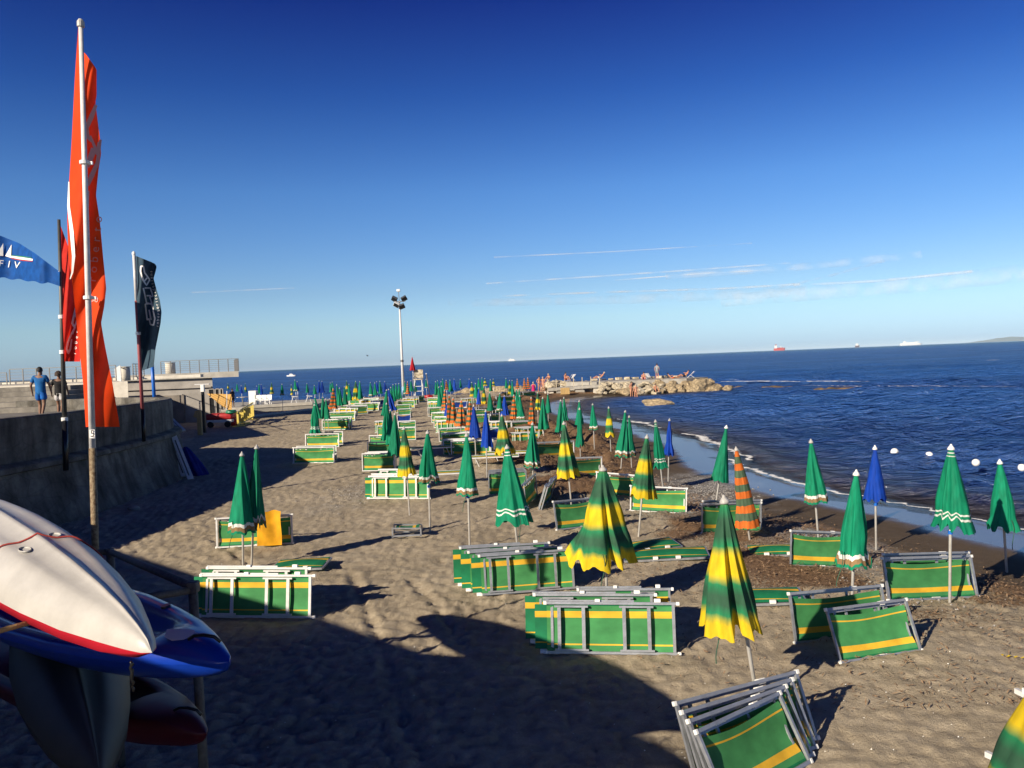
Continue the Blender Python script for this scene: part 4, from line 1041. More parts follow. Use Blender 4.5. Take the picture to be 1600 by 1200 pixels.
p = back_base(380, 640, 78) + V((0, 0, .3)); t = thing('bar_table', 'pale round table in front of the bar corner', 'table', p); mb = MB(); mb.lathe([(0, .84), (.55, .84), (.56, .87), (.55, .9), (0, .9)], 20); mb.build('table_top', M['concrete_pale'], t); mb = MB(); mb.lathe([(.3, 0), (.3, .04), (.05, .08), (.05, .838)], 12); mb.build('table_leg', M['steel'], t)
mb = MB(); mb.prism([(-60, 75.2), (-18.6, 75.2), (-19.5, 88), (-60, 88)], -.4, .3); struct(mb.build('bar_terrace', M['concrete']))
t = thing('sea_wall', 'low pale wall between the sand and the far left umbrellas', 'wall'); xa = pt(396, 640, 72).x; xb = pt(489, 640, 74).x
mb = MB(); mb.prism([(xa, 72), (xb, 74), (xb, 74.5), (xa, 72.5)], -.4, .34); mb.build('wall_base', M['concrete'], t)
mb = MB(); mb.prism([(xa, 71.94), (xb, 73.94), (xb, 74.6), (xa, 72.6)], .344, .60); mb.build('coping', M['concrete_pale'], t)
a = gp(398, 651); b = gp(489, 640); mb = MB(); d = (b - a).normalized(); n_ = V((-d.y, d.x, 0)) * .5; mb.prism([(a.x, a.y), (b.x, b.y), (b.x + n_.x, b.y + n_.y), (a.x + n_.x, a.y + n_.y)], -.2, .12); struct(mb.build('kerb', M['concrete_pale']))
for px, lab in ((456, 'white folding trestle on the sea wall, left one'), (479, 'white folding trestle on the sea wall, right one')):
    p = V((pt(px, 628, 74.5).x, 75.2, .3)); t = thing('trestle', lab, 'trestle', p); 
    for s in (-1, 1):
        mb = MB(); mb.bar((0, .1 * s, .85), (.45 * s, .1 * s, -.3), .06, .06); mb.build('leg', M['alu_white'], t)
    mb = MB(); mb.bar((-.15, 0, .86), (.4, 0, .8), .3, .05); mb.build('top_bar', M['alu_white'], t)
# boards and tarpaulin leaning at the end of the wall
for (xa, ya, xb, yb, D1, lab) in ((271, 681, 298, 749, 28.0, 'long white board leaning on the end of the curved wall'), (267, 690, 288, 744, 28.3, 'narrower pale board behind the long white one at the wall end'), (264, 652, 286, 673, 32, 'bluish white beam lying against the top of the wall end')):
    b = pt(xb, yb, D1); a = pt(xa, ya, D1 + 1); t = thing('board', lab, 'board', b); mb = MB(); mb.bar((0, 0, 0), a - b, .22, .05); mb.build('plank', M['alu_white'], t); mb = MB(); mb.bar((a - b) * .1 + V((.02, -.05, 0)), (a - b) * .9 + V((.02, -.05, 0)), .03, .03); mb.build('batten', M['steel'], t)
p = gp(307, 741); mb = MB()
def fn(u, v):
    th = u * 6.2832; z = v * 1.05; r = (.33 * (1 - v) ** .6 + .05) * (1 + .18 * math.sin(5 * th + 3 * v) + .1 * math.sin(9 * th))
    return V((p.x + r * math.cos(th) * 1.0 - .35 * v, p.y + r * .7 * math.sin(th), p.z - .03 + z)), (u, v)
mb.grid(fn, 40, 12, True); tag(mb.build('tarpaulin', cloth('blue tarpaulin', flat((.006, .02, .22)), trans=.02), None, True), 'crumpled dark blue tarpaulin beside the boards at the wall end', 'tarpaulin')
p = gp(209, 795); mb = MB(); mb.lathe([(0, .1), (.07, .08), (.12, .02), (.1, -.02)], 9); mb.v = [(p.x + v[0] * 1.5, p.y + v[1], p.z + v[2]) for v in mb.v]; tag(mb.build('stone', M['concrete'], None, True), 'small pale stone at the foot of the curved wall', 'stone')

# the house behind the photographer: it stands outside the picture and throws the shade of the foreground
SH = 4.0; off = V((.69, .72, 0)) * (SH / math.tan(R(24)))
sp = [on_z(x, y, 0) - off for x, y in ((60, 838), (190, 862), (290, 893), (440, 945), (545, 981), (640, 1012), (800, 1072), (940, 1126), (1030, 1160), (1075, 1186), (1100, 1260))]
poly = [(p.x, p.y) for p in sp]; e = poly[-1]
poly += [(e[0] - 2, e[1] - 4), (e[0] - 9, e[1] - 9), (poly[0][0] - 9, poly[0][1] - 8)]
hb = thing('house', 'beach house behind the viewpoint whose eaves shade the foreground sand', 'building')
mb = MB(); mb.prism(list(reversed(poly)), SH - .3, SH); mb.build('roof', M['concrete_pale'], hb)
cxm = sum(q[0] for q in poly) / len(poly); cym = sum(q[1] for q in poly) / len(poly)
mb = MB(); mb.prism([(cxm + (q[0] - cxm) * .9 - .5, cym + (q[1] - cym) * .9 - .5) for q in reversed(poly)], -.3, SH - .304); mb.build('wall', BW, hb)

# ------------------------------------------------------------------ flags
def interp(tab, y):
    if y <= tab[0][0]: return tab[0][1]
    for (a, x0), (b, x1) in zip(tab, tab[1:]):
        if y <= b: return x0 + (x1 - x0) * (y - a) / (b - a)
    return tab[-1][1]


def flag_cloth(name, left, right, y0, y1, depth, m, parent, nu=28, nv=60):
    mb = MB()
    def fn(u, v):
        y = y0 + (y1 - y0) * v; a = interp(left, y); b = interp(right, y); x = a + (b - a) * u
        return pt(x, y, depth(x, y)), (u, v)
    mb.grid(fn, nu, nv); return mb.build(name, m, parent, True)


def stroke(pts, w, depth, m, parent, name, dz=.012):
    """a band of print following the cloth"""
    P = []
    for i in range(len(pts) - 1):
        for k in range(5): t = k / 5; P.append(V((pts[i][0] + (pts[i + 1][0] - pts[i][0]) * t, pts[i][1] + (pts[i + 1][1] - pts[i][1]) * t, 0)))
    P.append(V((pts[-1][0], pts[-1][1], 0)))
    ws = w if isinstance(w, (list, tuple)) else [w] * len(pts)
    mb = MB(); vs = []; fs = []
    for i, p in enumerate(P):
        d = (P[min(i + 1, len(P) - 1)] - P[max(i - 1, 0)]).normalized(); n = V((-d.y, d.x, 0)); f = i / (len(P) - 1) * (len(ws) - 1); k = min(int(f), len(ws) - 2); ww = ws[k] + (ws[k + 1] - ws[k]) * (f - k)
        for s in (-.5, .5): q = p + n * ww * s; vs.append(pt(q.x, q.y, depth(q.x, q.y) - dz))
    for i in range(len(P) - 1): fs.append((2 * i, 2 * i + 1, 2 * i + 3, 2 * i + 2))
    mb.add(vs, fs); return mb


def glyphs(text, path, size, depth, dz=.012, rot=None, spacing=1.0, shear=0.0):
    """letters set one by one along a picture-space path on the cloth; returns a list of MB"""
    out = []
    P = [V((a, b, 0)) for a, b in path]; seg = [(P[i + 1] - P[i]).length for i in range(len(P) - 1)]; tot = sum(seg)
    for i, ch in enumerate(text):
        if ch == ' ': continue
        s = tot * (i + .5) / len(text); k = 0
        while k < len(seg) - 1 and s > seg[k]: s -= seg[k]; k += 1
        c = P[k].lerp(P[k + 1], s / seg[k]); d = (P[k + 1] - P[k]).normalized(); n = V((d.y, -d.x, 0))   # d reading direction, n letter-up in picture
        cu = bpy.data.curves.new('t', 'FONT'); cu.body = ch; cu.size = 1; cu.align_x = 'CENTER'; cu.align_y = 'CENTER'; cu.resolution_u = 3; cu.shear = shear
        o = bpy.data.objects.new('t', cu); COL.objects.link(o); me = bpy.data.meshes.new_from_object(o.evaluated_get(bpy.context.evaluated_depsgraph_get()))
        mb = MB(); vs = []
        for v in me.vertices:
            q = c + d * (v.co.x * size) + n * (v.co.y * size); vs.append(pt(q.x, q.y, depth(q.x, q.y) - dz))
        mb.add(vs, [tuple(p.vertices) for p in me.polygons]); out.append(mb)
        bpy.data.objects.remove(o); bpy.data.curves.remove(cu); bpy.data.meshes.remove(me)
    return out


def merge(mbs):
    m = MB()
    for q in mbs: m.add(q.v, q.f)
    return m


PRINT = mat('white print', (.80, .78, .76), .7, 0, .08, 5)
PRINTR = mat('faded print seen through', (.72, .28, .24), .7, 0, .1, 5)
FRED = cloth('orange red flag cloth', flat((.92, .075, .010)), trans=.42, wear=.12)
FRED2 = cloth('red flag cloth', flat((.62, .03, .018)), trans=.4, wear=.15)
FDARK = cloth('dark slate flag cloth', flat((.045, .088, .130)), trans=.15)
FBLUE = cloth('blue flag cloth', flat((.008, .10, .40)), trans=.35, wear=.3)
# main flag
PX = [(32, 126), (825, 148)]
def pole_x(y): return 126 + (y - 32) * 22 / 793
def dmain(x, y):
    k = (x - pole_x(y)) / 30.0
    return 8.10 + .05 * k + .07 * math.sin(x * .11 + y * .012) + .05 * math.sin(y * .03 + x * .05) + .10 * k * k
fl = thing('flag_banner', 'tall orange red banner on the nearest whitish pole, furled round it, with pale lettering', 'flag', pt(148, 825, 8))
fl.location = (0, 0, 0)
mb = MB(); mb.tube([pt(pole_x(y), y, 8.0) for y in (700, 980)], .034, 14); mb.build('pole', M['rust'], fl, True)
mb = MB(); mb.tube([pt(pole_x(y), y, 8.0) for y in (36, 350, 700)], [.021, .026, .031], 14); mb.build('pole', mat('white fibreglass pole', (.72, .70, .68), .45, 0, .2, 12, .1, 60), fl, True)
mb = MB(); mb.tube([pt(pole_x(30), 30, 8.0), pt(pole_x(34), 34, 8), pt(pole_x(42), 42, 8.0)], [.02, .035, .035], 12); mb.build('pole_cap', M['cap'], fl)
LF = [(42, 122), (120, 117), (220, 112), (300, 107), (345, 105), (400, 107), (450, 114), (520, 121), (600, 130), (667, 134)]
RT = [(42, 127), (81, 130), (83, 133), (108, 151), (150, 151), (160, 149), (215, 156), (240, 158), (265, 154), (305, 150), (345, 156), (400, 161), (450, 166), (478, 163), (505, 158), (540, 164), (600, 176), (666, 187)]
flag_cloth('cloth', LF, RT, 42, 667, dmain, FRED, fl, 40, 130)
stroke([(107.5, 284), (107, 322), (112, 362), (115, 400), (113, 425), (109.5, 436)], [1.5, 4, 6, 5, 3, 1], dmain, PRINT, fl, 'p').build('logo', PRINT, fl)
lg = merge([stroke([(150, 164), (143, 182), (135, 200), (137, 214), (143, 222)], [5, 8, 7, 6, 2], dmain, None, None, ''), stroke([(141, 212), (152, 240), (155, 222)], [3, 6, 5], dmain, None, None, ''),
            stroke([(157, 218), (152, 255), (143, 275), (137, 290)], [4, 6, 8, 5], dmain, None, None, ''), stroke([(147, 232), (141, 248), (138, 262)], [10, 9, 2], dmain, None, None, ''), stroke([(138, 298), (138, 322)], [4, 2], dmain, None, None, '')])
lg.build('logo', PRINTR, fl)
merge(glyphs('g roberto', [(143, 476), (144, 440), (149, 390), (153, 350), (154, 335)], 19, dmain)).build('lettering', PRINTR, fl)
for y in (254, 465):
    mb = MB(); c = pt(pole_x(y), y, 8.0); mb.lathe([(.036, -.018), (.046, -.016), (.046, .016), (.036, .018)], 14, c); mb.box(c + V((.05, .01, -.005)), (.05, .02, .03)); mb.build('clip', M['whitecap'], fl)
a = pt(pole_x(678) + .3, 678, 8.0 - .04); mb = MB(); mb.box(a, (.055, .012, .085)); tgp = mb.build('number_tag', PRINT, fl)
merge(glyphs('5', [(pole_x(678) - 4, 678), (pole_x(678) + 5, 678)], 15, lambda x, y: 8.0 - .048)).build('digit', M['dark'], tgp)
# second flag
def p2x(y): return 92 + (y - 343) * 9 / 312
def dred(x, y): return 21.02 + .22 * math.sin((x - 92) * .2 + (y - 350) * .018) + .3 * (x - p2x(y)) / 30 * math.sin(y * .02)
f2 = thing('flag_banner', 'red banner on the dark pole fixed to the curved wall, half behind the orange one', 'flag')
mb = MB(); mb.tube([pt(p2x(y), y, 20.9) for y in (343, 500, 655)], [.038, .05, .06], 10); mb.build('pole', mat('dark pole', (.09, .09, .085), .5, .3), f2, True)
mb = MB(); mb.tube([pt(101, 655, 20.9), pt(103, 735, 20.55)], .07, 10); mb.build('pole_foot', M['dark'], f2, True)
for y in (495, 550, 655):
    mb = MB(); mb.lathe([(.06, -.05), (.08, -.045), (.08, .045), (.06, .05)], 12, pt(p2x(y), y, 20.9)); mb.build('bracket', M['whitecap'], f2)
flag_cloth('cloth', [(352, 93.5), (460, 96), (565, 101)], [(352, 94.5), (375, 103), (400, 112), (470, 121), (520, 130), (530, 129), (564, 125)], 352, 565, dred, FRED2, f2, 20, 60)
merge([stroke([(119, 478), (113, 505), (117, 512), (110, 525), (106, 535), (104, 545), (107, 552), (110, 545), (112, 530)], [3, 3.5, 3, 3, 3, 3, 3, 3, 2], dred, None, None, '', .03), stroke([(116, 490), (121, 498), (113, 522)], 2.5, dred, None, None, '', .03)]).build('logo', PRINT, f2)
merge(glyphs('roberto', [(116, 556), (119, 530), (124, 498)], 8, dred, .03)).build('lettering', PRINT, f2)
# dark flag
def p3x(y): return 209 + (y - 395) * 16 / 290
def ddark(x, y): return 26.0 + .3 * math.sin((x - 209) * .19 + y * .02) + .15 * math.sin(y * .06)
f3 = thing('flag_banner', 'dark slate banner with white outlined logo on a red and white pole', 'flag')
mb = MB(); mb.tube([pt(p3x(y), y, 25.85) for y in (396, 470)], .05, 10); mb.build('pole', M['alu_white'], f3, True)
mb = MB(); mb.tube([pt(p3x(y), y, 25.85) for y in (470, 540, 640)], .055, 10); mb.build('pole', mat('red painted pole', (.32, .08, .09), .5, 0, .2), f3, True)
mb = MB(); mb.tube([pt(223, 640, 25.85), pt(225, 690, 25.6)], .06, 10); mb.build('pole_foot', M['dark'], f3, True)
mb = MB(); mb.lathe([(0, .1), (.05, .06), (.06, 0), (.05, -.04)], 10, pt(209, 397, 25.85)); mb.build('pole_cap', M['whitecap'], f3)
mb = MB(); mb.lathe([(.055, -.05), (.08, -.045), (.08, .045), (.055, .05)], 12, pt(p3x(521), 521, 25.85)); mb.build('clip', M['whitecap'], f3)
LT = [(400, 210), (521, 216.5), (579, 220)]
RD = [(400, 213), (406, 228), (411, 241), (416, 245), (425, 243), (435, 240), (450, 244), (470, 250), (488, 252.5), (505, 251), (520, 248), (545, 243), (565, 241), (573, 240), (577, 228), (579, 222)]
flag_cloth('cloth', LT, RD, 400, 579, ddark, FDARK, f3, 24, 60)
lg = [stroke(p, 2.2, ddark, None, None, '', .04) for p in (
    [(234, 437), (226, 426), (224, 416), (220, 416), (219.5, 424), (223, 437), (229, 446), (234, 437)], [(222, 432), (225, 440), (230, 434)],
    [(226, 450), (235, 450), (239, 463), (234, 464), (238, 476), (229, 473), (224, 450)], [(229, 462), (236, 462)],
    [(227, 475), (237, 474), (242, 498), (240, 508), (235, 507), (233, 498), (230, 500), (227, 475)], [(233, 484), (236, 500)])]
merge(lg).build('logo', PRINT, f3)
merge(glyphs('robertoriccidesigns', [(246, 512), (247.5, 490), (243, 462), (237, 440), (236, 422)], 6.2, ddark, .04)).build('lettering', PRINT, f3)
# blue flag at the left edge, flying from the second pole
def dblue(x, y): return 20.85 + .012 * (92 - x) + .25 * math.sin(x * .075) * min(1, (93 - x) / 25)
f4 = thing('flag', 'torn blue sailing federation flag flying at the left edge of the photograph', 'flag')
TOP = [(-60, 352), (-30, 360), (0, 368), (30, 380), (55, 396), (75, 411), (92.5, 424)]; BOT = [(-60, 430), (0, 434), (40, 438), (62, 442), (78, 442), (93, 447)]
mb = MB()
def fn(u, v):
    x = -60 + u * 153; y = interp(TOP, x) * (1 - v) + interp(BOT, x) * v + 1.2 * math.sin(u * 40) * (v > .95) * (u < .9)
    return pt(x, y, dblue(x, y)), (u, v)
mb.grid(fn, 60, 20); mb.build('cloth', FBLUE, f4, True)
def tri(ps, dz=.03):
    m_ = MB(); m_.add([pt(x, y, dblue(x, y) - dz) for x, y in ps], [tuple(range(len(ps)))]); return m_
merge([tri([(-6, 399), (5, 380), (5, 400)]), tri([(8, 400), (18, 382), (17, 403)])]).build('sail_emblem', PRINT, f4)
stroke([(17, 401), (35, 404), (51, 406)], [2.5, 4, 3], dblue, None, None, '', .03).build('stripe', PRINT, f4)
stroke([(17, 399.2), (35, 401), (49, 402.5)], [1, 1.6, 1], dblue, None, None, '', .034).build('stripe', mat('green print', (.02, .22, .08), .7), f4)
stroke([(17, 403.6), (35, 406.6), (51, 408)], [1, 1.8, 1.2], dblue, None, None, '', .034).build('stripe', mat('red print', (.45, .02, .02), .7), f4)
merge(glyphs('FIV', [(-5, 411.5), (32, 415)], 15, dblue, .03, shear=.1)).build('lettering', PRINT, f4)
mb = MB(); mb.tube([pt(92, 425, 20.86), pt(95, 424, 20.9)], .02, 6); mb.build('tie', M['whitecap'], f4)
mb = MB(); p = pt(240, 600, 33); t = thing('blue_pole', 'bare blue painted pole behind the dark banner on the promenade', 'pole', (p.x, 33, 2.3)); mb.tube([(0, 0, 0), (-.02, 0, 2.15)], .07, 10); mb.build('pole', M['clamp'], t, True); mb = MB(); mb.lathe([(.07, 2.14), (.08, 2.16), (.0, 2.22)], 10); mb.build('pole_cap', M['clamp'], t)

# ------------------------------------------------------------------ kayaks on their rack
def lerp_tab(t, s):
    return interp(t, s)


HW = [(0, .0), (.04, .04), (.12, .075), (.3, .135), (.6, .225), (1.0, .30), (1.5, .365), (2.1, .395), (2.8, .37), (3.4, .26), (3.9, .12), (4.15, .02)]
HH = [(0, .0), (.04, .06), (.12, .10), (.3, .155), (.6, .205), (1.0, .245), (1.5, .275), (2.4, .285), (3.2, .26), (3.9, .16), (4.15, .0)]
SS = [0, .015, .04, .08, .14, .22, .32, .45, .6, .8, 1.0, 1.25, 1.5, 1.75, 2.0, 2.3, 2.6, 2.9, 3.2, 3.5, 3.8, 4.0, 4.12, 4.15]
QP = [0, .05, .09, .16, .26, .36, .44, .52, .62, .72, .82, .9, .96, 1.0]


def hull_h(q, s):
    """height of the bottom over the gunwale, 0..1, across the half width (0 keel .. 1 gunwale)"""
    k = min(1, max(0, (s - .25) / .8))
    base = (1 - q ** 2.3) ** .75 * .92
    ridge = .085 * math.exp(-(q / .07) ** 2)
    groove = -.05 * k * math.exp(-((q - .27) / .11) ** 2) + .05 * k * math.exp(-((q - .55) / .12) ** 2)
    return base + ridge + groove


def kayak(name, label, bow, stern_dir, mhull, mdeck, inverted, cockpit, group, pitch=0, rollx=0, handle=True):
    sd_ = V((stern_dir[0], stern_dir[1], 0)).normalized()
    t = thing(name, label, 'kayak', bow, group)
    zax = V((0, 0, -1 if inverted else 1)); xax = sd_; yax = zax.cross(xax)
    m = Matrix((xax, yax, zax)).transposed(); t.rotation_mode = 'QUATERNION'
    t.rotation_quaternion = (Matrix.Rotation(R(rollx), 3, xax) @ Matrix.Rotation(R(pitch), 3, V((-sd_.y, sd_.x, 0))) @ m).to_quaternion()
    qs = [-q for q in reversed(QP[1:])] + QP

    def hp(s, q): return V((s, q * lerp_tab(HW, s), -hull_h(abs(q), s) * lerp_tab(HH, s)))
    mb = MB(); n = len(qs); vs = [hp(s, q) for s in SS for q in qs]
    fs = [(i * n + k, i * n + k + 1, (i + 1) * n + k + 1, (i + 1) * n + k) for i in range(len(SS) - 1) for k in range(n - 1)]
    mb.add(vs, fs); mb.build('hull', mhull, t, True)

    def dk(s, q):
        w_ = lerp_tab(HW, s); a = abs(q)
        c = math.exp(-((s - cockpit[0]) / cockpit[1]) ** 6) if cockpit else 0
        rim = .055 * min(1, s / .3) if a < .995 else 0
        dome = .05 * (1 - a * a) * (1 if s < .9 else .4) * min(1, s / .15)
        rec = -.20 * c * (1 / (1 + math.exp((a - .62) * 26)))
        seat = .06 * c * (a < .6) * math.exp(-((s - cockpit[0]) / .25) ** 4) if cockpit else 0
        return V((s, q * w_ * (1.0 if a > .995 else .985), (rim + dome if a < .995 else .0) + rec + seat))
    qd = [-1, -.992, -.9, -.8, -.72, -.64, -.58, -.5, -.35, -.15, 0, .15, .35, .5, .58, .64, .72, .8, .9, .992, 1]; n = len(qd)
    S2 = sorted(set(SS + [.9, 1.1, 1.15, 1.35, 1.65, 2.15, 2.45, 2.75]))
    mb = MB(); mb.add([dk(s, q) for s in S2 for q in qd], [(i * n + k, (i + 1) * n + k, (i + 1) * n + k + 1, i * n + k + 1) for i in range(len(S2) - 1) for k in range(n - 1)])
    mb.build('deck', mdeck, t, True)
    if handle:
        mb = MB(); mb.tube([(.10, -.035, .09), (.13, -.02, .125), (.2, .0, .135), (.27, .02, .13), (.31, .04, .11)], .011, 7); mb.build('handle', M['dark'], t, True)
    return t, hp, dk


KW = mat('off white kayak hull', (.47, .455, .43), .45, 0, .2, 3, .06, 40, coat=.1)
KB = mat('blue kayak plastic', (.006, .040, .36), .28, 0, .2, 3, .04, 40, coat=.3)
KBG = mat('beige kayak plastic with shade in colour', (.05, .045, .035), .6, 0, .2, 3)  # base colour darkened nearly to black to carry the deep shade
KR2 = mat('red kayak plastic with shade in colour', (.085, .004, .007), .5, 0, .2, 4)  # red darkened in its colour for the shade under the upper kayaks
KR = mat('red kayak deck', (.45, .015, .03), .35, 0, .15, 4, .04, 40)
bow = pt(238, 1026, 4.05)
tw, hp, _ = kayak('kayak', 'off white upturned kayak with a red rim, topmost on the rack', bow + V((0, 0, .02)), (-.705, .709), KW, KR, True, None, 'kayaks stored on the rack', pitch=-3, rollx=-4, handle=False)
tw.scale.x = 1.22
for s, q in ((1.58, .30), (1.43, -.33)):
    mb = MB(); c = hp(s, q); mb.lathe([(.055, -.006), (.06, 0), (.05, .008), (.035, .004), (.02, .03), (0, .035)], 16, c - V((0, 0, .004))); mb.v = [(c.x + (v[0] - c.x) * 1.0, c.y + (v[1] - c.y) * .6, c.z + (v[2] - c.z) - .004) for v in mb.v]; mb.build('scupper_hole', M['cap'], tw, True)
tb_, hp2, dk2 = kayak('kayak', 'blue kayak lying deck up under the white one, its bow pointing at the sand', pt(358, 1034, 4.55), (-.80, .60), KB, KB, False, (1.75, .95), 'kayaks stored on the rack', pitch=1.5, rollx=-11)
sun_mb = MB(); pl = [(.30, -.02), (.34, .055), (.42, .085), (.52, .075), (.62, .0), (.5, -.03), (.4, -.045)]  # pale leaf shape painted on the bow for a patch of sunlight
sun_mb.add([dk2(s, y / lerp_tab(HW, s)) + V((0, 0, .012)) for s, y in pl], [tuple(range(len(pl)))]); sun_mb.build('painted_sun_patch', PRINT, tb_)
mb = MB(); c = dk2(1.1, -.85); mb.lathe([(.0, .012), (.03, .012), (.035, .0)], 12, c); mb.build('drain_plug', M['dark'], tb_)
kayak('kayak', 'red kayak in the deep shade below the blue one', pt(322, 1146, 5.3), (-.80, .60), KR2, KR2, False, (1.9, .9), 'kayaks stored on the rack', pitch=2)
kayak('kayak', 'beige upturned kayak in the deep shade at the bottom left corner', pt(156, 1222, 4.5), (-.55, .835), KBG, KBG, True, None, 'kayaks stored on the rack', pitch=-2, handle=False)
# red rope over the white hull
mw = Matrix.Translation(tw.location) @ tw.rotation_quaternion.to_matrix().to_4x4() @ Matrix.Diagonal((1.22, 1, 1, 1))
pts = [mw @ (hp(1.70 - .29 * (q + 1) / 2, q) + V((0, 0, -.009))) for q in [k / 14 - 1 for k in range(29)]]
mb = MB(); mb.tube(pts, .006, 6); tag(mb.build('rope', mat('red rope', (.35, .04, .03), .8), None, True), 'thin red rope tied across the upturned white kayak', 'rope')
# chain at the bow
c = pt(204, 1034, 4.1); mb = MB(); mb.tube([c + V((.004 * math.sin(k * 2.1), .01 * (k % 2), -.016 * k)) for k in range(11)], [.007 + .004 * (k % 2) for k in range(11)], 6); tag(mb.build('chain', M['dark'], None, True), 'dark chain hanging from the bow of the white kayak', 'chain')
# rack of old pipes
rk = thing('pipe_rack', 'old scaffold pipe rack carrying the kayaks', 'rack', (-2.4, 6.1, 0)); rk.location = (0, 0, 0)
A = pt(301, 917, 6.05); B = pt(172, 862, 7.6); C_ = pt(205, 938, 5.7); pipe = mat('grimy scaffold pipe', (.16, .14, .115), .7, .2, .4, 20, .3, 50)
def pipe_part(a, b, r=.03, nm='pipe'):
    mb = MB(); mb.tube([a, b], r, 10); mb.build(nm, pipe, rk, True)
pipe_part(A + V((0, 0, .03)), V((A.x + .02, A.y, -.2)), .036, 'post'); pipe_part(A, B); pipe_part(A - V((0, 0, .02)), C_)
pipe_part(B + V((0, 0, .03)), V((B.x, B.y, -.2)), .036, 'post'); D_ = A + V((-2.9, -.3, 0)); pipe_part(D_, V((D_.x, D_.y, -.2)), .036, 'post'); E_ = B + (D_ - A); pipe_part(B, E_); pipe_part(E_ + V((0, 0, .03)), V((E_.x, E_.y, -.2)), .036, 'post')
for zz, n_ in ((1.62, 0), (.95, 1)):
    pipe_part(V((B.x, B.y, zz)), V((E_.x, E_.y, zz)))
mb = MB(); mb.box(A, (.09, .09, .09), None, .02); mb.build('joint', pipe, rk)
a = pt(57, 970, 4.7); b = pt(-60, 1002, 4.5); mb = MB(); mb.tube([a, b], .016, 8); tag(mb.build('wooden_stick', wood, None, True), 'brown stick wedged between the white and the blue kayak', 'stick')

# ------------------------------------------------------------------ jetty, rocks, reef
def rock_mesh(seed, m):
    bm = bmesh.new(); bmesh.ops.create_icosphere(bm, subdivisions=3, radius=1); rr = random.Random(seed); pl = [(V((rr.gauss(0, 1), rr.gauss(0, 1), rr.gauss(0, 1))).normalized(), rr.uniform(.55, .9)) for _ in range(14)]
    for v in bm.verts:
        d = v.co.normalized(); r = 1.0
        for nrm, k in pl:
            q = d.dot(nrm)
            if q > .05: r = min(r, k / q)
        n = float(vnoise(np.array([d.x * 3 + seed * 7.1]), np.array([d.y * 3 + d.z * 2.3]), seed)[0]) + .5 * float(vnoise(np.array([d.x * 7 + d.z * 5]), np.array([d.y * 7]), seed + 5)[0])
        v.co = d * r * (.80 + .34 * n)
    me = bpy.data.meshes.new('boulder'); bm.to_mesh(me); bm.free(); me.materials.append(m); return me


ROCK = mat('tan rock', (.46, .36, .22), .95, 0, .45, 4.5, 1.0, 9, col2=(.11, .085, .055))
REEF = mat('wet brown reef', (.22, .15, .065), .6, 0, .5, 1.2, .8, 5, col2=(.07, .05, .025))
RPALE = mat('pale rubble', (.60, .53, .40), .95, 0, .4, 4, 1.0, 9, col2=(.20, .165, .11))
RM = [rock_mesh(k, ROCK) for k in range(6)]; RMP = [rock_mesh(k + 20, RPALE) for k in range(4)]
JY0, JY1 = 87.0, 93.0
pa = pt(936, 598, 88); pb = pt(1085, 592, 88)
jt = thing('breakwater', 'pale concrete breakwater platform running out into the sea', 'breakwater'); mb = MB()
mb.prism([(pa.x - 1, 87.6), (pb.x - 1, 87.4), (pb.x + 2, 90), (pb.x - 1, 93.5), (pa.x - 4, 93)], -1.2, 1.0); mb.build('platform', M['concrete'], jt)
for k in range(12):
    x = pa.x + k * .95; mb = MB(); mb.box((x, 92.8 + .2 * math.sin(k * 3), 1.12), (.7, .6, .24 + .12 * math.sin(k * 5)), Matrix.Rotation(k * .7, 3, 'Z'), .06); mb.build('block', RPALE, jt)
rr = random.Random(5); nb = 0
def boulder(px, py, Y, s, sq=.7, pale=False, label=None):
    p = pt(px, py, Y); o = ob('boulder', rr.choice(RMP if pale else RM), None, p); o.rotation_euler = (rr.uniform(-.4, .4), rr.uniform(-.4, .4), rr.uniform(0, 6.28)); o.scale = (s * rr.uniform(.85, 1.25), s * rr.uniform(.85, 1.2), s * sq)
    return tag(o, label, 'boulder', 'boulders of the breakwater')
for k in range(64):                       # seaward heap at the end
    x = rr.uniform(1022, 1131); yt = 595 + max(0, (x - 1095) / 36) ** 2 * 10; y = rr.uniform(yt + 2, 613)
    boulder(x, y, 85.2 + (613 - y) * .16 + rr.uniform(0, .8), rr.uniform(.32, .78), label='tan boulder in the heap at the outer end of the breakwater')
for k in range(46):
    x = rr.uniform(938, 1036); y = rr.uniform(599, 615)
    boulder(x, y, 84.6 + (613 - y) * .2, rr.uniform(.25, .62), .6, True, 'pale weathered boulder on the landward flank of the breakwater')
for k in range(22):
    x = rr.uniform(858, 935); boulder(x, rr.uniform(598, 604), rr.uniform(92, 96), rr.uniform(.4, .9), .6, True, 'pale rubble stone behind the concrete footbridge')
boulder(978, 612, 84.0, .95, .6, False, 'broad smooth tan rock at the cove end of the breakwater'); boulder(1093, 604, 86, 1.35, .7, False, 'largest dark tan boulder of the outer heap')
o = boulder(1024, 633, 62, .9, .45, False, 'low tan rock alone in the water of the cove'); o.location = on_z(1030, 632, SEA); o.scale = (1.35, .55, .42); o.rotation_euler = (0, .08, -.1); o['group'] = 'rocks in the water'
o = boulder(1138, 606, 85, .6, .5, False, 'small rock just off the outer end of the breakwater'); o['group'] = 'rocks in the water'
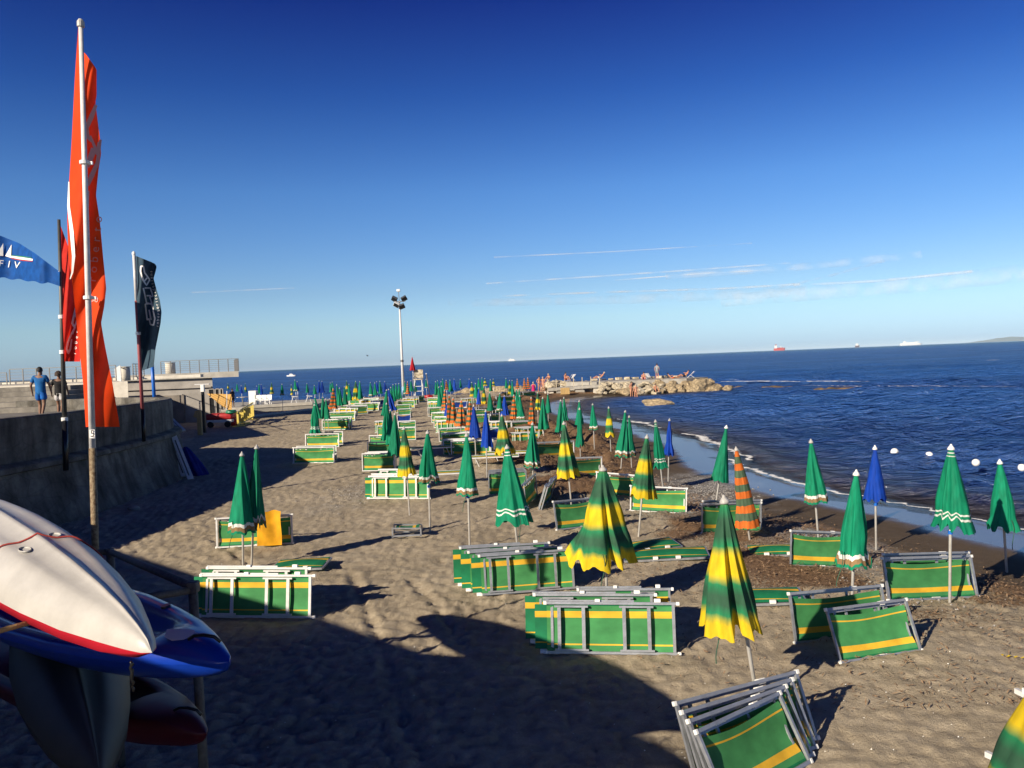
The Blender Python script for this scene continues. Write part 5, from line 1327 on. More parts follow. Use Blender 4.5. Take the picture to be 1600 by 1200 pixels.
for (x0, x1, y, lab, w_) in ((1135, 1255, 606, 'brown reef awash right of the breakwater, inner piece', 1.6), (1262, 1400, 608.5, 'brown reef awash in the middle of the foam lines', 1.5), (1440, 1540, 612, 'faint brown reef farthest to the right', .8), (700, 836, 601.0, 'tan rock shelf in the sea behind the far umbrellas', 1.8)):
    a = on_z(x0, y, SEA); b = on_z(x1, y, SEA)
    if x0 == 700: a = V((pt(x0, y, 108).x, 108, SEA)); b = V((pt(x1, y, 106).x, 106, SEA))
    mb = MB()
    def fn(u, v, a=a, b=b, w_=w_, y=y):
        p = a.lerp(b, u); n_ = float(vnoise(np.array([u * 14 + x0]), np.array([v * 3.0]), 9)[0]); e = math.sin(math.pi * v) * min(1, 6 * u, 6 * (1 - u))
        return V((p.x, p.y + (v - .5) * w_ * (1.2 + n_), SEA - .22 + e * (.28 + .22 * n_) * (2.2 if x0 == 700 else 1))), (u, v)
    mb.grid(fn, 60, 8); tag(mb.build('reef', REEF if x0 != 700 else ROCK, None, True), lab, 'reef')
# footbridge to the breakwater
br = thing('footbridge', 'grey concrete footbridge with posts leading to the breakwater', 'bridge'); a = pt(856, 607, 87); b = pt(937, 601, 86.6); d = b - a
mb = MB(); mb.add([a, b, b + V((0, 1.6, 0)), a + V((0, 1.6, 0)), a - V((0, 0, .3)), b - V((0, 0, .3)), b + V((0, 1.6, -.3)), a + V((0, 1.6, -.3))], [(0, 1, 2, 3), (7, 6, 5, 4), (0, 4, 5, 1), (1, 5, 6, 2), (2, 6, 7, 3), (3, 7, 4, 0)]); mb.build('deck', M['concrete'], br)
for k in (.02, .3, .62, .97):
    mb = MB(); p = a + d * k; mb.box((p.x, p.y + .8, (p.z - .31 - 1.0) / 2), (1.0 if k != .3 else 1.5, 1.2, p.z - .31 + 1.0)); mb.build('pier_support', M['concrete_pale'] if k in (.02, .97) else M['concrete'], br)
for k in range(7):
    mb = MB(); p = a + d * (k / 6); mb.bar(p + V((0, .05, -.35)), p + V((0, .05, .95)), .09, .09, (1, 0, 0)); mb.build('post', RPALE, br)

# ------------------------------------------------------------------ people
SKIN = mat('sunburnt skin', (.52, .24, .14), .6, 0, .15, 12); SKIND = mat('tanned skin', (.20, .10, .06), .6, 0, .2, 12); HAIR = mat('dark hair', (.012, .009, .008), .6, 0, .4, 60, .5, 120); HAIRC = mat('brown curly hair', (.05, .025, .015), .7, 0, .5, 60, .8, 80); HAIRG = mat('pale hair', (.45, .38, .28), .7)


def skin_mesh(name, pts, edges, m, sub=1):
    me = bpy.data.meshes.new(name); me.from_pydata([p[0] for p in pts], edges, [])
    o = bpy.data.objects.new(name, me); COL.objects.link(o); o.modifiers.new('s', 'SKIN'); sm = o.modifiers.new('u', 'SUBSURF'); sm.levels = sub; sm.render_levels = sub
    o.modifiers['s'].branch_smoothing = .4
    for i, p in enumerate(pts):
        r = p[1]; me.skin_vertices[0].data[i].radius = r if isinstance(r, tuple) else (r, r)
    me.skin_vertices[0].data[0].use_root = True
    out = bpy.data.meshes.new_from_object(o.evaluated_get(bpy.context.evaluated_depsgraph_get())); bpy.data.objects.remove(o); bpy.data.meshes.remove(me)
    out.name = name; out.materials.clear(); out.materials.append(m); out.polygons.foreach_set('use_smooth', [True] * len(out.polygons)); return out


POSES = {}
POSES['walk'] = dict(pel=(0, 0, .93), spi=(0, .01, 1.12), che=(0, .0, 1.33), nec=(0, .01, 1.48), hea=(0, .03, 1.58), top=(0, .03, 1.68), hl=(-.09, 0, .90), kl=(-.10, .16, .50), al=(-.10, .10, .09), tl=(-.10, .23, .04), hr=(.09, 0, .90), kr=(.10, -.02, .50), ar=(.10, -.22, .14), tr=(.10, -.14, .05),
                     sl=(-.18, 0, 1.42), el=(-.27, -.06, 1.14), wl=(-.29, .06, .92), sr=(.18, 0, 1.42), er=(.26, .06, 1.14), wr=(.27, .14, .92), kn=.0)
POSES['stand'] = dict(pel=(0, 0, .93), spi=(0, .01, 1.12), che=(0, .0, 1.33), nec=(0, -.01, 1.48), hea=(0, -.03, 1.58), top=(0, -.03, 1.68), hl=(-.09, 0, .90), kl=(-.12, -.02, .50), al=(-.13, .02, .08), tl=(-.15, -.12, .03), hr=(.09, 0, .90), kr=(.12, -.02, .50), ar=(.13, .02, .08), tr=(.15, -.12, .03),
                      sl=(-.18, 0, 1.42), el=(-.27, .05, 1.16), wl=(-.2, -.1, .98), sr=(.18, 0, 1.42), er=(.27, .04, 1.15), wr=(.25, -.05, .9))
POSES['sit'] = dict(pel=(0, 0, .12), spi=(0, -.02, .32), che=(0, -.05, .52), nec=(0, -.08, .66), hea=(0, -.12, .76), top=(0, -.13, .86), hl=(-.1, -.05, .11), kl=(-.16, -.42, .42), al=(-.15, -.62, .07), tl=(-.16, -.76, .04), hr=(.1, -.05, .11), kr=(.16, -.42, .42), ar=(.15, -.62, .07), tr=(.16, -.76, .04),
                    sl=(-.18, -.05, .6), el=(-.26, -.2, .42), wl=(-.18, -.4, .45), sr=(.18, -.05, .6), er=(.26, -.2, .42), wr=(.18, -.4, .45))
POSES['recline'] = dict(pel=(0, 0, .12), spi=(0, .14, .22), che=(0, .28, .38), nec=(0, .40, .50), hea=(0, .46, .60), top=(0, .50, .70), hl=(-.09, -.03, .11), kl=(-.12, -.4, .30), al=(-.12, -.8, .09), tl=(-.12, -.84, .2), hr=(.09, -.03, .11), kr=(.12, -.44, .14), ar=(.12, -.86, .09), tr=(.12, -.9, .2),
                        sl=(-.18, .34, .46), el=(-.28, .2, .32), wl=(-.16, .02, .42), sr=(.18, .34, .46), er=(.28, .2, .32), wr=(.16, .02, .42))


def person(label, loc, rotz, pose, skin=None, hair=None, top=None, bottom=None, height=1.72, dress=None, curly=False, bikini=False):
    P = {k: V(v) for k, v in POSES[pose].items() if k != 'kn'}; skin = skin or SKIN; hair = hair or HAIR
    t = thing('person', label, 'person', loc, None, (0, 0, rotz)); t.scale = (height / 1.72,) * 3
    pts = []; ed = []; ix = {}
    def add(k, p, r, par=None):
        pts.append((tuple(p), r)); ix[k] = len(pts) - 1
        if par is not None: ed.append((ix[par], ix[k]))
    add('pel', P['pel'], (.15, .105)); add('spi', P['spi'], (.13, .095), 'pel'); add('che', P['che'], (.155, .105), 'spi'); add('nec', P['nec'], .055, 'che')
    add('hea', P['hea'], (.072, .09), 'nec'); add('top', P['top'], (.07, .085), 'hea')
    face = (P['kl'] - P['al']); fdir = V((0, 1, 0)) if pose == 'walk' else V((0, -1, 0))
    add('nose', P['hea'] + fdir * .105 + V((0, 0, .02)), .014, 'hea')
    for s in ('l', 'r'):
        add('h' + s, P['h' + s], .088, 'pel'); mid = P['h' + s].lerp(P['k' + s], .5); add('th' + s, mid, .078, 'h' + s); add('k' + s, P['k' + s], .055, 'th' + s)
        add('cf' + s, P['k' + s].lerp(P['a' + s], .35), .056, 'k' + s); add('a' + s, P['a' + s], .036, 'cf' + s); add('t' + s, P['t' + s], .03, 'a' + s)
        add('s' + s, P['s' + s], .058, 'che'); add('e' + s, P['e' + s], .042, 's' + s); add('w' + s, P['w' + s], .028, 'e' + s)
        d = (P['w' + s] - P['e' + s]).normalized(); add('p' + s, P['w' + s] + d * .07, (.038, .022), 'w' + s); side = V((0, 1, 0)).cross(d); side = side.normalized() if side.length > .1 else V((1, 0, 0)); side = d.cross(V((1, 0, 0))).normalized()
        for f, (o_, ln) in enumerate(((-.03, .065), (-.01, .08), (.01, .075), (.028, .06))):
            q = P['w' + s] + d * .095 + side * o_; add('f%s%d' % (s, f), q + d * .012, .010, 'p' + s); add('g%s%d' % (s, f), q + d * ln + V((.012 if s == 'l' else -.012, 0, 0)), .008, 'f%s%d' % (s, f))
        q = P['w' + s] + d * .03 - side * .04; add('m' + s, q, .012, 'p' + s); add('n' + s, q + d * .045 - side * .02, .009, 'm' + s)
    ob('body', skin_mesh('body', pts, ed, skin), t)
    hd = (P['top'] - P['nec']).normalized(); back = -fdir
    mb = MB(); c = P['hea'].lerp(P['top'], .55) + back * .015
    n_ = 22
    def fn(u, v):
        th = u * 6.2832; ph = v * 1.95; d = V((math.sin(ph) * math.cos(th), math.sin(ph) * math.sin(th), math.cos(ph)))
        cut = 1 if d.dot(fdir) < .35 or d.z > .45 else .80
        bmp = 1 + (.16 * math.sin(7 * th + 3 * ph) * math.sin(9 * ph) if curly else .03 * math.sin(11 * th))
        rx, ry, rz = (.125, .135, .14) if curly else (.093, .115, .118)
        return c + V((d.x * rx, d.y * ry, d.z * rz)) * cut * bmp, (u, v)
    mb.grid(fn, 28, 12, True); mb.build('hair', hair, t, True)
    if top:
        q = [(P['spi'] + V((0, 0, -.36 if pose in ('walk', 'stand') else -.1)), (.2, .155)), (P['spi'], (.185, .14)), (P['che'], (.21, .15)), (P['nec'] - V((0, 0, .04)), (.10, .10))]; e_ = [(0, 1), (1, 2), (2, 3)]
        for s in ('l', 'r'):
            n0 = len(q); q += [(P['s' + s], .092), (P['s' + s].lerp(P['e' + s], .75), .07)]; e_ += [(2, n0), (n0, n0 + 1)]
        ob('shirt', skin_mesh('shirt', q, e_, top), t)
    if bottom and not bikini:
        q = [(P['pel'] + (P['spi'] - P['pel']) * .55, (.18, .14)), (P['pel'], (.195, .15))]; e_ = [(0, 1)]
        for s in ('l', 'r'):
            n0 = len(q); q += [(P['h' + s], .13), (P['h' + s].lerp(P['k' + s], .7), .115)]; e_ += [(1, n0), (n0, n0 + 1)]
        ob('shorts', skin_mesh('shorts', q, e_, bottom), t)
    if bikini:
        q = [(P['pel'] + (P['spi'] - P['pel']) * .12, (.156, .112)), (P['pel'] - (P['spi'] - P['pel']) * .15, (.155, .112))]; ob('swim_briefs', skin_mesh('swim_briefs', q, [(0, 1)], bottom), t)
        if top is None and bikini == 2:
            q = [(P['che'] - (P['che'] - P['spi']) * .15, (.16, .118)), (P['che'] + (P['nec'] - P['che']) * .1, (.158, .112))]; ob('swim_top', skin_mesh('swim_top', q, [(0, 1)], bottom), t)
    if dress:
        mb = MB(); mb.lathe([(.10, 1.42), (.16, 1.36), (.17, 1.2), (.15, 1.08), (.2, .85), (.25, .5), (.27, .2), (.26, .19)], 20); mb.build('dress', dress, t, True)
    return t


def cl(n, c, tr=.05): return cloth(n, flat(c), trans=tr)
pm = pt(65, 640, 28); person('man in a blue t-shirt and blue shorts walking away on the promenade', (pm.x, 28, 2.3), R(8), 'walk', SKIND, HAIR, cl('blue t-shirt', (.01, .14, .42)), cl('blue shorts', (.01, .12, .45)), 1.80)
pm = pt(94, 640, 29); person('curly haired woman in a dark top and white shorts walking beside the man in blue', (pm.x, 29, 2.3), R(12), 'walk', SKIND, HAIRC, cl('black top', (.012, .012, .014)), cl('white shorts', (.6, .58, .58)), 1.62, curly=True)
PKD = cl('magenta dress', (.62, .02, .16)); WHC = cl('white swimwear', (.6, .6, .6)); RDC = cl('red swimwear', (.4, .02, .02)); BLC = cl('blue swimwear', (.03, .12, .4)); BKC = cl('black swimwear', (.015, .015, .02))
def at(px, pyf, Y): return pt(px, pyf, Y)
person('woman in a long magenta dress at the land end of the footbridge', at(834, 620.5, 84), R(170), 'stand', SKIN, HAIRG, None, None, 1.6, dress=PKD)
person('sunburnt bather in dark trunks standing left of the footbridge', at(843, 612.5, 87), R(20), 'stand', SKIN, HAIR, None, BKC, 1.7, bikini=1)
person('sunburnt bather in red trunks bending by the footbridge start', at(849, 612.5, 87), R(-30), 'stand', SKIN, HAIRG, None, RDC, 1.65, bikini=1)
person('white haired person sitting on the rubble beside the footbridge', at(858, 596, 92), R(-40), 'sit', SKIN, HAIRG, None, WHC, 1.72)
person('person in red trunks sitting next to a folding chair on the rubble', at(883, 594.5, 92), R(40), 'sit', SKIN, HAIR, None, RDC, 1.72)
person('bather in white lying back on the breakwater beside the footbridge', at(938, 591.5, 92), R(-80), 'recline', SKIN, HAIRG, None, WHC, 1.72)
person('sunbather in a pink wrap sitting in the middle of the breakwater', at(1006, 594, 90), R(-10), 'sit', SKIN, HAIRC, None, cl('pink wrap', (.6, .2, .32)), 1.75)
person('slim person standing upright on the middle of the breakwater', at(1027, 592.3, 91), R(150), 'stand', SKIN, HAIR, cl('grey top', (.3, .32, .34)), cl('grey shorts', (.25, .28, .3)), 1.76)
person('sunbather with a reddish towel lying flat on the outer breakwater', at(1050, 592.3, 90), R(85), 'recline', SKIN, HAIR, None, cl('orange trunks', (.5, .1, .03)), 1.6)
person('sunbather stretched in a deck chair near the outer end of the breakwater', at(1070, 588.8, 90), R(-75), 'recline', SKIN, HAIRC, None, BKC, 1.75)
person('woman in a dark bikini standing in the shallows before the rocks', at(987, 622.0, 81.5), R(35), 'stand', SKIN, HAIR, None, BKC, 1.68, bikini=2)
person('woman in a blue bikini wading in the shallows before the rocks', at(994, 626, 80), R(10), 'stand', SKIN, HAIRG, None, BLC, 1.62, bikini=2)
person('bather sitting on a rock at the water edge below the breakwater', at(1024, 613, 83.5), R(10), 'sit', SKIN, HAIR, None, BKC, 1.72)
pm = back_base(364, 640, 77); person('person in dark clothes standing at the bar corner by the grey building', (pm.x, 77, .3), R(60), 'stand', SKIND, HAIR, cl('navy shirt', (.01, .012, .03)), cl('dark trousers', (.012, .012, .02)), 1.75)

def small_chair(px, py, Y, rot, label, m):
    t = thing('deck_chair', label, 'chair', pt(px, py, Y), 'deck chairs on the breakwater', (0, 0, rot))
    for s in (-.28, .28):
        mb = MB(); mb.bar((s, -.45, .02), (s, .35, .75), .04, .04); mb.bar((s, .35, .02), (s, -.1, .35), .04, .04); mb.build('side_frame', M['alu_white'], t)
    mb = MB(); mb.grid(lambda u, v: (V((-.27 + .54 * u, -.35 + .85 * v, .30 + .8 * max(0, v - .45) - .06 * math.sin(3.14 * min(1, v * 2)))), (u, v)), 4, 10); mb.build('seat', m, t, True)
small_chair(893, 595, 92.4, R(-60), 'white deck chair beside the red-trunked sitter', M['alu_white']); small_chair(1012, 593.5, 91.4, R(20), 'white deck chair behind the sunbather in the pink wrap', M['alu_white']); small_chair(1080, 590.5, 90.3, R(-100), 'grey deck chair under the sunbather near the outer end', M['alu'])
p = at(883, 611, 85); mb = MB(); mb.box((0, 0, .35), (.95, .5, .7), None, .03); o = mb.build('storage_box', wood); o.location = (p.x, p.y, -.1); tag(o, 'tan box under the footbridge', 'box')

# ------------------------------------------------------------------ mast, lifeguard chair
b = on_z(631, 626, -.05); t = thing('floodlight_mast', 'tall white floodlight mast rising behind the far umbrellas', 'mast', b); tp = pt(624, 471, b.y) - b
mb = MB(); mb.tube([(0, 0, 0), tp * .5, tp], [.16, .125, .085], 12); mb.build('mast_pole', M['alu_white'], t, True)
mb = MB(); mb.lathe([(.13, -.12), (.17, -.1), (.17, .1), (.13, .12)], 12, tp * .40); mb.build('collar', M['steel'], t)
mb = MB(); mb.tube([(0, 0, 0), tp * .14], .18, 12); mb.build('base_sleeve', mat('pale blue sleeve', (.25, .45, .6), .6), t, True)
mb = MB(); mb.bar(tp + V((-.62, 0, .0)), tp + V((.62, 0, 0)), .1, .08); mb.bar(tp + V((0, -.4, -.1)), tp + V((0, .4, -.1)), .08, .08); mb.build('cross_arm', M['steel'], t)
mb = MB(); mb.tube([tp, tp + V((-.05, 0, 1.05))], .03, 8); mb.build('spike', M['steel'], t); mb = MB(); mb.box(tp + V((-.05, 0, 1.15)), (.36, .3, .26), None, .06); mb.build('camera_housing', M['whitecap'], t)
FL = mat('floodlight casing', (.09, .10, .12), .4, .3)
for x, y, z, a_, c_ in ((-.5, 0, .28, 28, FL), (.5, 0, .28, -28, FL), (-.28, -.3, -.35, 30, M['alu_white']), (.28, -.3, -.55, -20, FL)):
    mb = MB(); rot = Matrix.Rotation(R(a_), 3, 'Y') @ Matrix.Rotation(R(35), 3, 'X'); mb.box(tp + V((x, y, z)), (.6, .28, .5), rot, .05); f_ = mb.build('floodlight', c_, t); g = MB(); g.box(tp + V((x, y, z)) + rot @ V((0, -.15, 0)), (.5, .02, .4), rot); g.build('lens', M['dark'], f_)
p = on_z(655, 626, -.05); t = thing('lifeguard_chair', 'white lifeguard high chair on legs right of the floodlight mast', 'lifeguard chair', p)
for x in (-.42, .42):
    for y in (-.5, .5):
        mb = MB(); mb.bar((x * 1.1, y * 1.2, 0), (x * .85, y * .5, 2.15), .08, .08, (1, 0, 0)); mb.build('leg', M['alu_white'], t)
for z in (.5, 1.0, 1.5): mb = MB(); mb.bar((-.46, -.5, z), (.46, -.5, z), .06, .06); mb.build('rung', M['alu_white'], t)
mb = MB(); mb.box((0, 0, 2.2), (.95, .7, .1)); mb.build('seat', RPALE, t); mb = MB(); mb.box((0, .33, 2.75), (.95, .07, .9)); mb.build('backrest', RPALE, t)
for x in (-.45, .45): mb = MB(); mb.bar((x, -.3, 2.55), (x, .3, 2.55), .08, .06); mb.build('armrest', M['alu_white'], t)
c = p + V((-.55, .1, 1.6)); tp2 = pt(649, 557, p.y); t = thing('beach_umbrella', 'closed red umbrella high up on the lifeguard chair', 'umbrella', c, 'closed beach umbrellas'); L_ = tp2.z - c.z
o = ob('pole', POLE, t); o.scale = (1.4, 1.4, L_ - .05); o = ob('canopy', CAN['red'][0], t, (0, 0, L_ - .05)); o.scale = (.3, .3, 1.35); o = ob('cap', CAP, t, (0, 0, L_ - .04))
mb = MB(); a = on_z(672, 622, -.05); t = thing('leaning_pole', 'thin grey pole leaning beside the lifeguard chair', 'pole', a); mb.tube([(0, 0, 0), pt(666, 584, a.y) - a], .05, 8); mb.build('pole', M['steel'], t, True); mb = MB(); mb.lathe([(.05, -.05), (.08, 0), (.0, .08)], 8, pt(666, 584, a.y) - a); mb.build('pole_cap', M['whitecap'], t)
p = on_z(670, 622.5, 0); t = thing('red_float', 'red rescue float on the sand at the foot of the lifeguard chair', 'float', p); mb = MB(); mb.lathe([(0, -.5), (.14, -.42), (.2, 0), (.14, .42), (0, .5)], 12); mb.v = [(v[2] * 1.0, v[1], v[0] + .2) for v in mb.v]; mb.build('float_body', RED, t, True); mb = MB(); mb.bar((-.1, 0, .4), (.1, 0, .4), .04, .03); mb.build('handle', M['dark'], t)

# ------------------------------------------------------------------ on the water
for k, (px, py) in enumerate(((1398, 711), (1452, 716.5), (1525, 728), (1597, 736))):
    p = on_z(px, py + 3, SEA); r = 5.9 * p.y / 1250; t = thing('buoy', ('white ball buoy farthest to the left of the row of four', 'second white ball buoy from the left in the row', 'third white ball buoy from the left in the row', 'white ball buoy at the right edge of the photograph')[k], 'buoy', (p.x, p.y, SEA + r * .9 + .06), 'white marker buoys', (R(10), R(12 * (-1) ** k), k))
    mb = MB(); mb.lathe([(r * math.sin(q * math.pi / 12), -r * math.cos(q * math.pi / 12)) for q in range(13)], 20); mb.build('ball', M['whitecap'], t, True)
    mb = MB(); mb.tube([V((r * .35 + .035 * math.cos(a_), -r * .95, r * .05 + .035 * math.sin(a_))) for a_ in [x * .52 for x in range(10)]], .012, 6); mb.build('eyelet', M['dark'], t, True)


def ship(name, label, cat, px0, px1, py, Y, hullm, parts, hh):
    a = pt(px0, py, Y); b = pt(px1, py, Y); L_ = b.x - a.x; t = thing(name, label, cat, ((a.x + b.x) / 2, Y, SEA)); mb = MB(); vs = []; prof = [(-.5, .55), (-.46, .9), (-.3, 1), (.3, 1), (.42, .7), (.5, .05)]; Wd = L_ * .09
    for zf, k in ((-.02 * hh, .85), (hh, 1)):
        for x, w_ in prof: vs.append((x * L_ * (1 if zf > 0 else .96), w_ * Wd * k, zf + (hh * .25 * max(0, x) ** 2 * 4 if zf > 0 else 0)))
        for x, w_ in reversed(prof): vs.append((x * L_ * (1 if zf > 0 else .96), -w_ * Wd * k, zf + (hh * .25 * max(0, x) ** 2 * 4 if zf > 0 else 0)))
    n = 12; mb.add(vs, [tuple(range(n)), tuple(reversed(range(n, 2 * n)))] + [(i, n + i, n + (i + 1) % n, (i + 1) % n) for i in range(n)]); mb.build('hull', hullm, t)
    for nm, x, z, lx, lz, m_ in parts: mb = MB(); mb.box((x * L_, 0, hh + z + lz / 2), (lx * L_, Wd * 1.3, lz), None, min(lz, lx * L_) * .08); mb.build(nm, m_, t)


SW = mat('white ship paint', (.8, .8, .78), .5)
ship('cargo_ship', 'red hulled cargo ship with white deckhouse on the horizon', 'ship', 1209, 1227, 547, 7000, mat('red ship paint', (.55, .06, .04), .5), (('deckhouse', -.32, 0, .2, 26, SW), ('funnel', -.3, 26, .07, 9, RED), ('crane', .12, 0, .05, 18, SW), ('cargo_deck', .05, 0, .5, 6, RED)), 20)
ship('cruise_ship', 'long white cruise ship on the horizon left of the island', 'ship', 1406, 1441, 539, 8000, SW, (('deckhouse', -.05, 0, .84, 10, SW), ('upper_deck', -.05, 10.01, .6, 8, SW), ('funnel', -.28, 18.02, .08, 12, SW), ('bridge', .28, 18.02, .1, 6, SW)), 13)
ship('cargo_ship', 'tiny dark ship on the horizon between the red ship and the cruise ship', 'ship', 1336, 1343, 541, 9000, mat('dark ship paint', (.12, .06, .06), .5), (('deckhouse', -.1, 0, .5, 24, SW), ('mast', .2, 0, .08, 20, SW)), 20)
ship('ferry', 'small white ferry far off on the horizon above the middle rows', 'ship', 794, 806, 564, 9000, SW, (('deckhouse', -.05, 0, .7, 12, SW), ('funnel', -.2, 12.01, .1, 8, SW)), 10)
p = on_z(455, 588, SEA); L_ = 14 * p.y / 1250
ship('motor_boat', 'white motor boat on the sea beyond the far left umbrellas', 'boat', 448, 462, 588, p.y, SW, (('cabin', .0, 0, .4, L_ * .10, SW), ('windscreen', .08, L_ * .1, .2, L_ * .03, M['dark']), ('roof', -.02, L_ * .15, .28, L_ * .03, SW)), L_ * .13)
# island
mb = MB(); a = pt(1515, 531, 17000); b = pt(1720, 525, 17000)
PK = [(0, 0), (.05, .12), (.12, .25), (.2, .55), (.3, .8), (.42, .62), (.6, 1), (.8, .7), (1, .1)]
def fn(u, v):
    x = a.x + (b.x - a.x) * u; h = interp(PK, u) * 120 * (.85 + .3 * float(vnoise(np.array([u * 22]), np.array([v * 4]), 3)[0])); e = math.sin(math.pi * v) ** .7
    return V((x, 17000 + (v - .5) * 1400, SEA - 4 + h * e)), (u, v)
mb.grid(fn, 90, 10); struct(mb.build('island', mat('island slopes', (.13, .14, .10), .95, 0, .4, .004), None, True))['label'] = 'low hilly island on the horizon at the right'
# contrails high in the air
m, nt, out = newmat('contrail ice'); L = nt.links.new
geo = N(nt, 'NewGeometry'); uv = N(nt, 'UVMap'); n1 = N(nt, 'TexNoise'); n1.inputs['Scale'].default_value = .00035; n1.inputs['Detail'].default_value = 6; L(geo.outputs['Position'], n1.inputs['Vector'])
lw = N(nt, 'LayerWeight'); lw.inputs[0].default_value = .5
iv = N(nt, 'Math', operation='SUBTRACT'); iv.inputs[0].default_value = 1; L(lw.outputs['Facing'], iv.inputs[1])
r = N(nt, 'MapRange', interpolation_type='SMOOTHSTEP'); r.inputs['From Min'].default_value = .34; r.inputs['From Max'].default_value = .68; r.inputs['To Max'].default_value = .32; L(n1.outputs[0], r.inputs['Value'])
mu = N(nt, 'Math', operation='MULTIPLY'); L(iv.outputs[0], mu.inputs[0]); L(r.outputs[0], mu.inputs[1])
d = N(nt, 'BsdfDiffuse'); d.inputs[0].default_value = (.95, .95, .95, 1); tr = N(nt, 'BsdfTransparent'); tl = N(nt, 'BsdfTranslucent'); tl.inputs[0].default_value = (.95, .95, .95, 1)
a1 = N(nt, 'MixShader'); a1.inputs[0].default_value = .5; L(d.outputs[0], a1.inputs[1]); L(tl.outputs[0], a1.inputs[2])
ms = N(nt, 'MixShader'); L(mu.outputs[0], ms.inputs[0]); L(tr.outputs[0], ms.inputs[1]); L(a1.outputs[0], ms.inputs[2]); L(ms.outputs[0], out.inputs[0])
m2_ = m.copy(); m2_.name = 'thin ice veil'; [setattr(n_.inputs['To Max'], 'default_value', .17) for n_ in m2_.node_tree.nodes if n_.type == 'MAP_RANGE']
def alt(px, py): q = ray(px, py); return CAM + q * (9000 / q.z)
for P_, r0_, r1_, lab in (([(772, 402), (960, 393), (1175, 380)], 1.3, .9, 'sharpest white contrail, topmost of the streaks above the sea'), ([(760, 443), (930, 432), (1080, 422), (1235, 411)], 1.4, 1.8, 'long thin contrail second from the top'), ([(785, 462.5), (960, 456), (1130, 451), (1250, 444)], 1.6, 2.2, 'long faint contrail lowest over the jetty'),
                          ([(1215, 450), (1300, 430), (1380, 408)], 2.2, 2.6, 'broad faint contrail slanting up to the right'), ([(1240, 446), (1370, 439), (1520, 424)], 2.2, 2.6, 'broad blurred contrail running towards the island'), ([(960, 438), (1100, 427), (1240, 420)], 1.2, 1.4, 'faint short contrail just under the second one'), ([(1130, 470), (1400, 448), (1660, 420)], 10, 16, 'wide milky veil of cloud low on the right above the ships'), ([(700, 474), (980, 468), (1260, 455)], 6, 9, 'wide pale veil of cloud low over the jetty'), ([(1040, 432), (1220, 420), (1440, 398)], 5, 7, 'soft pale streak fanning out above the other contrails at the right'), ([(300, 457), (460, 450)], 1.2, 1.2, 'short faint contrail left of the floodlight mast')):
    q = [alt(x, y) for x, y in P_]; mb = MB(); mb.tube(q, [(r0_ + (r1_ - r0_) * i / (len(q) - 1)) * q[i].y / 1250 for i in range(len(q))], 14, False); tag(mb.build('contrail', m if r0_ < 3 else m2_, None, True), lab, 'contrail')
p = pt(574, 556, 120); t = thing('bird', 'tiny dark bird flying left of the floodlight mast', 'bird', p); mb = MB(); mb.tube([(-.12, 0, 0), (-.05, 0, .02), (.08, 0, .0), (.2, 0, -.02)], [.02, .06, .05, .01], 8); mb.build('bird_body', M['dark'], t, True)
for s in (-1, 1): mb = MB(); mb.add([(-.05, .03 * s, .02), (.08, .03 * s, .02), (.0, .4 * s, .16), (-.06, .4 * s, .15)], [(0, 1, 2, 3)]); mb.build('wing', M['dark'], t)

# ------------------------------------------------------------------ litter, pebbles and seaweed leaves
def scatter(name, n, gen, m, kind='stuff'):
    vs = []; fs = []; k = 0
    for _ in range(n):
        g = gen()
        if g is None: continue
        p, q, h = g; k = len(vs); vs += [p - q, p + h, p + q, p - h]; fs.append((k, k + 1, k + 2, k + 3))
    mb = MB(); mb.add(vs, fs); o = mb.build(name, m); o['kind'] = kind; return o


rr = random.Random(9)
cand_x = RNG.uniform(0, 16, 110000); cand_y = 8 + 62 * RNG.random(110000) ** 1.7
cd_ = shore_dist(cand_x, cand_y); wm_ = weed_mask(cand_x, cand_y, cd_); okk = (RNG.random(110000) < wm_ * 1.1) & (cd_ > 3)
cx_ = cand_x[okk]; cy_ = cand_y[okk]; cz_ = base_h(cx_, cy_, cd_[okk]) + wm_[okk] * sst(3, 5, cd_[okk]) * (.06 + .5 * vnoise(cx_ * 1.1, cy_ * .9, 31) ** 2 * sst(14, 36, cy_))
it_ = iter(range(len(cx_)))
def gen():
    i = next(it_, None)
    if i is None: return None
    a = rr.uniform(0, 3.14); l = rr.uniform(.015, .05); w_ = rr.uniform(.002, .0042) * (1 + cy_[i] / 14); d = V((math.cos(a), math.sin(a), rr.uniform(-.4, .6))); s = V((-math.sin(a), math.cos(a), rr.uniform(-.5, .5)))
    return V((cx_[i], cy_[i], cz_[i] + .02)), d * l, s * w_ * 1.5
o = scatter('seaweed', len(cx_), gen, mat('dry seaweed leaves', (.40, .26, .15), .8, 0, .7, 60, col2=(.05, .03, .018))); o['label'] = 'brown dried seaweed leaves strewn along the shore'
PB = mat('pebbles', (.40, .38, .35), .9, 0, .7, 70, col2=(.11, .10, .095))
vs = []; fs = []
for (gx, gy, r_, n) in ((1080, 770, 1.5, 900), (1052, 795, .9, 250), (1295, 855, .9, 200), (1400, 925, 1.2, 120), (560, 770, 1.4, 120)):
    q = gp(gx, gy)
    for _ in range(n):
        x = q.x + rr.gauss(0, r_ * .55); y = q.y + rr.gauss(0, r_ * .8); s = rr.uniform(.012, .032); z = ground_z(x, y) + .004; k = len(vs)
        vs += [V((x + s, y, z)), V((x, y + s * .8, z)), V((x - s, y, z)), V((x, y - s * .8, z)), V((x + s * .1, y, z + s * .8))]; fs += [(k, k + 1, k + 4), (k + 1, k + 2, k + 4), (k + 2, k + 3, k + 4), (k + 3, k, k + 4)]
mb = MB(); mb.add(vs, fs); o = mb.build('pebbles', PB); o['kind'] = 'stuff'; o['label'] = 'grey pebbles lying on the upper beach'
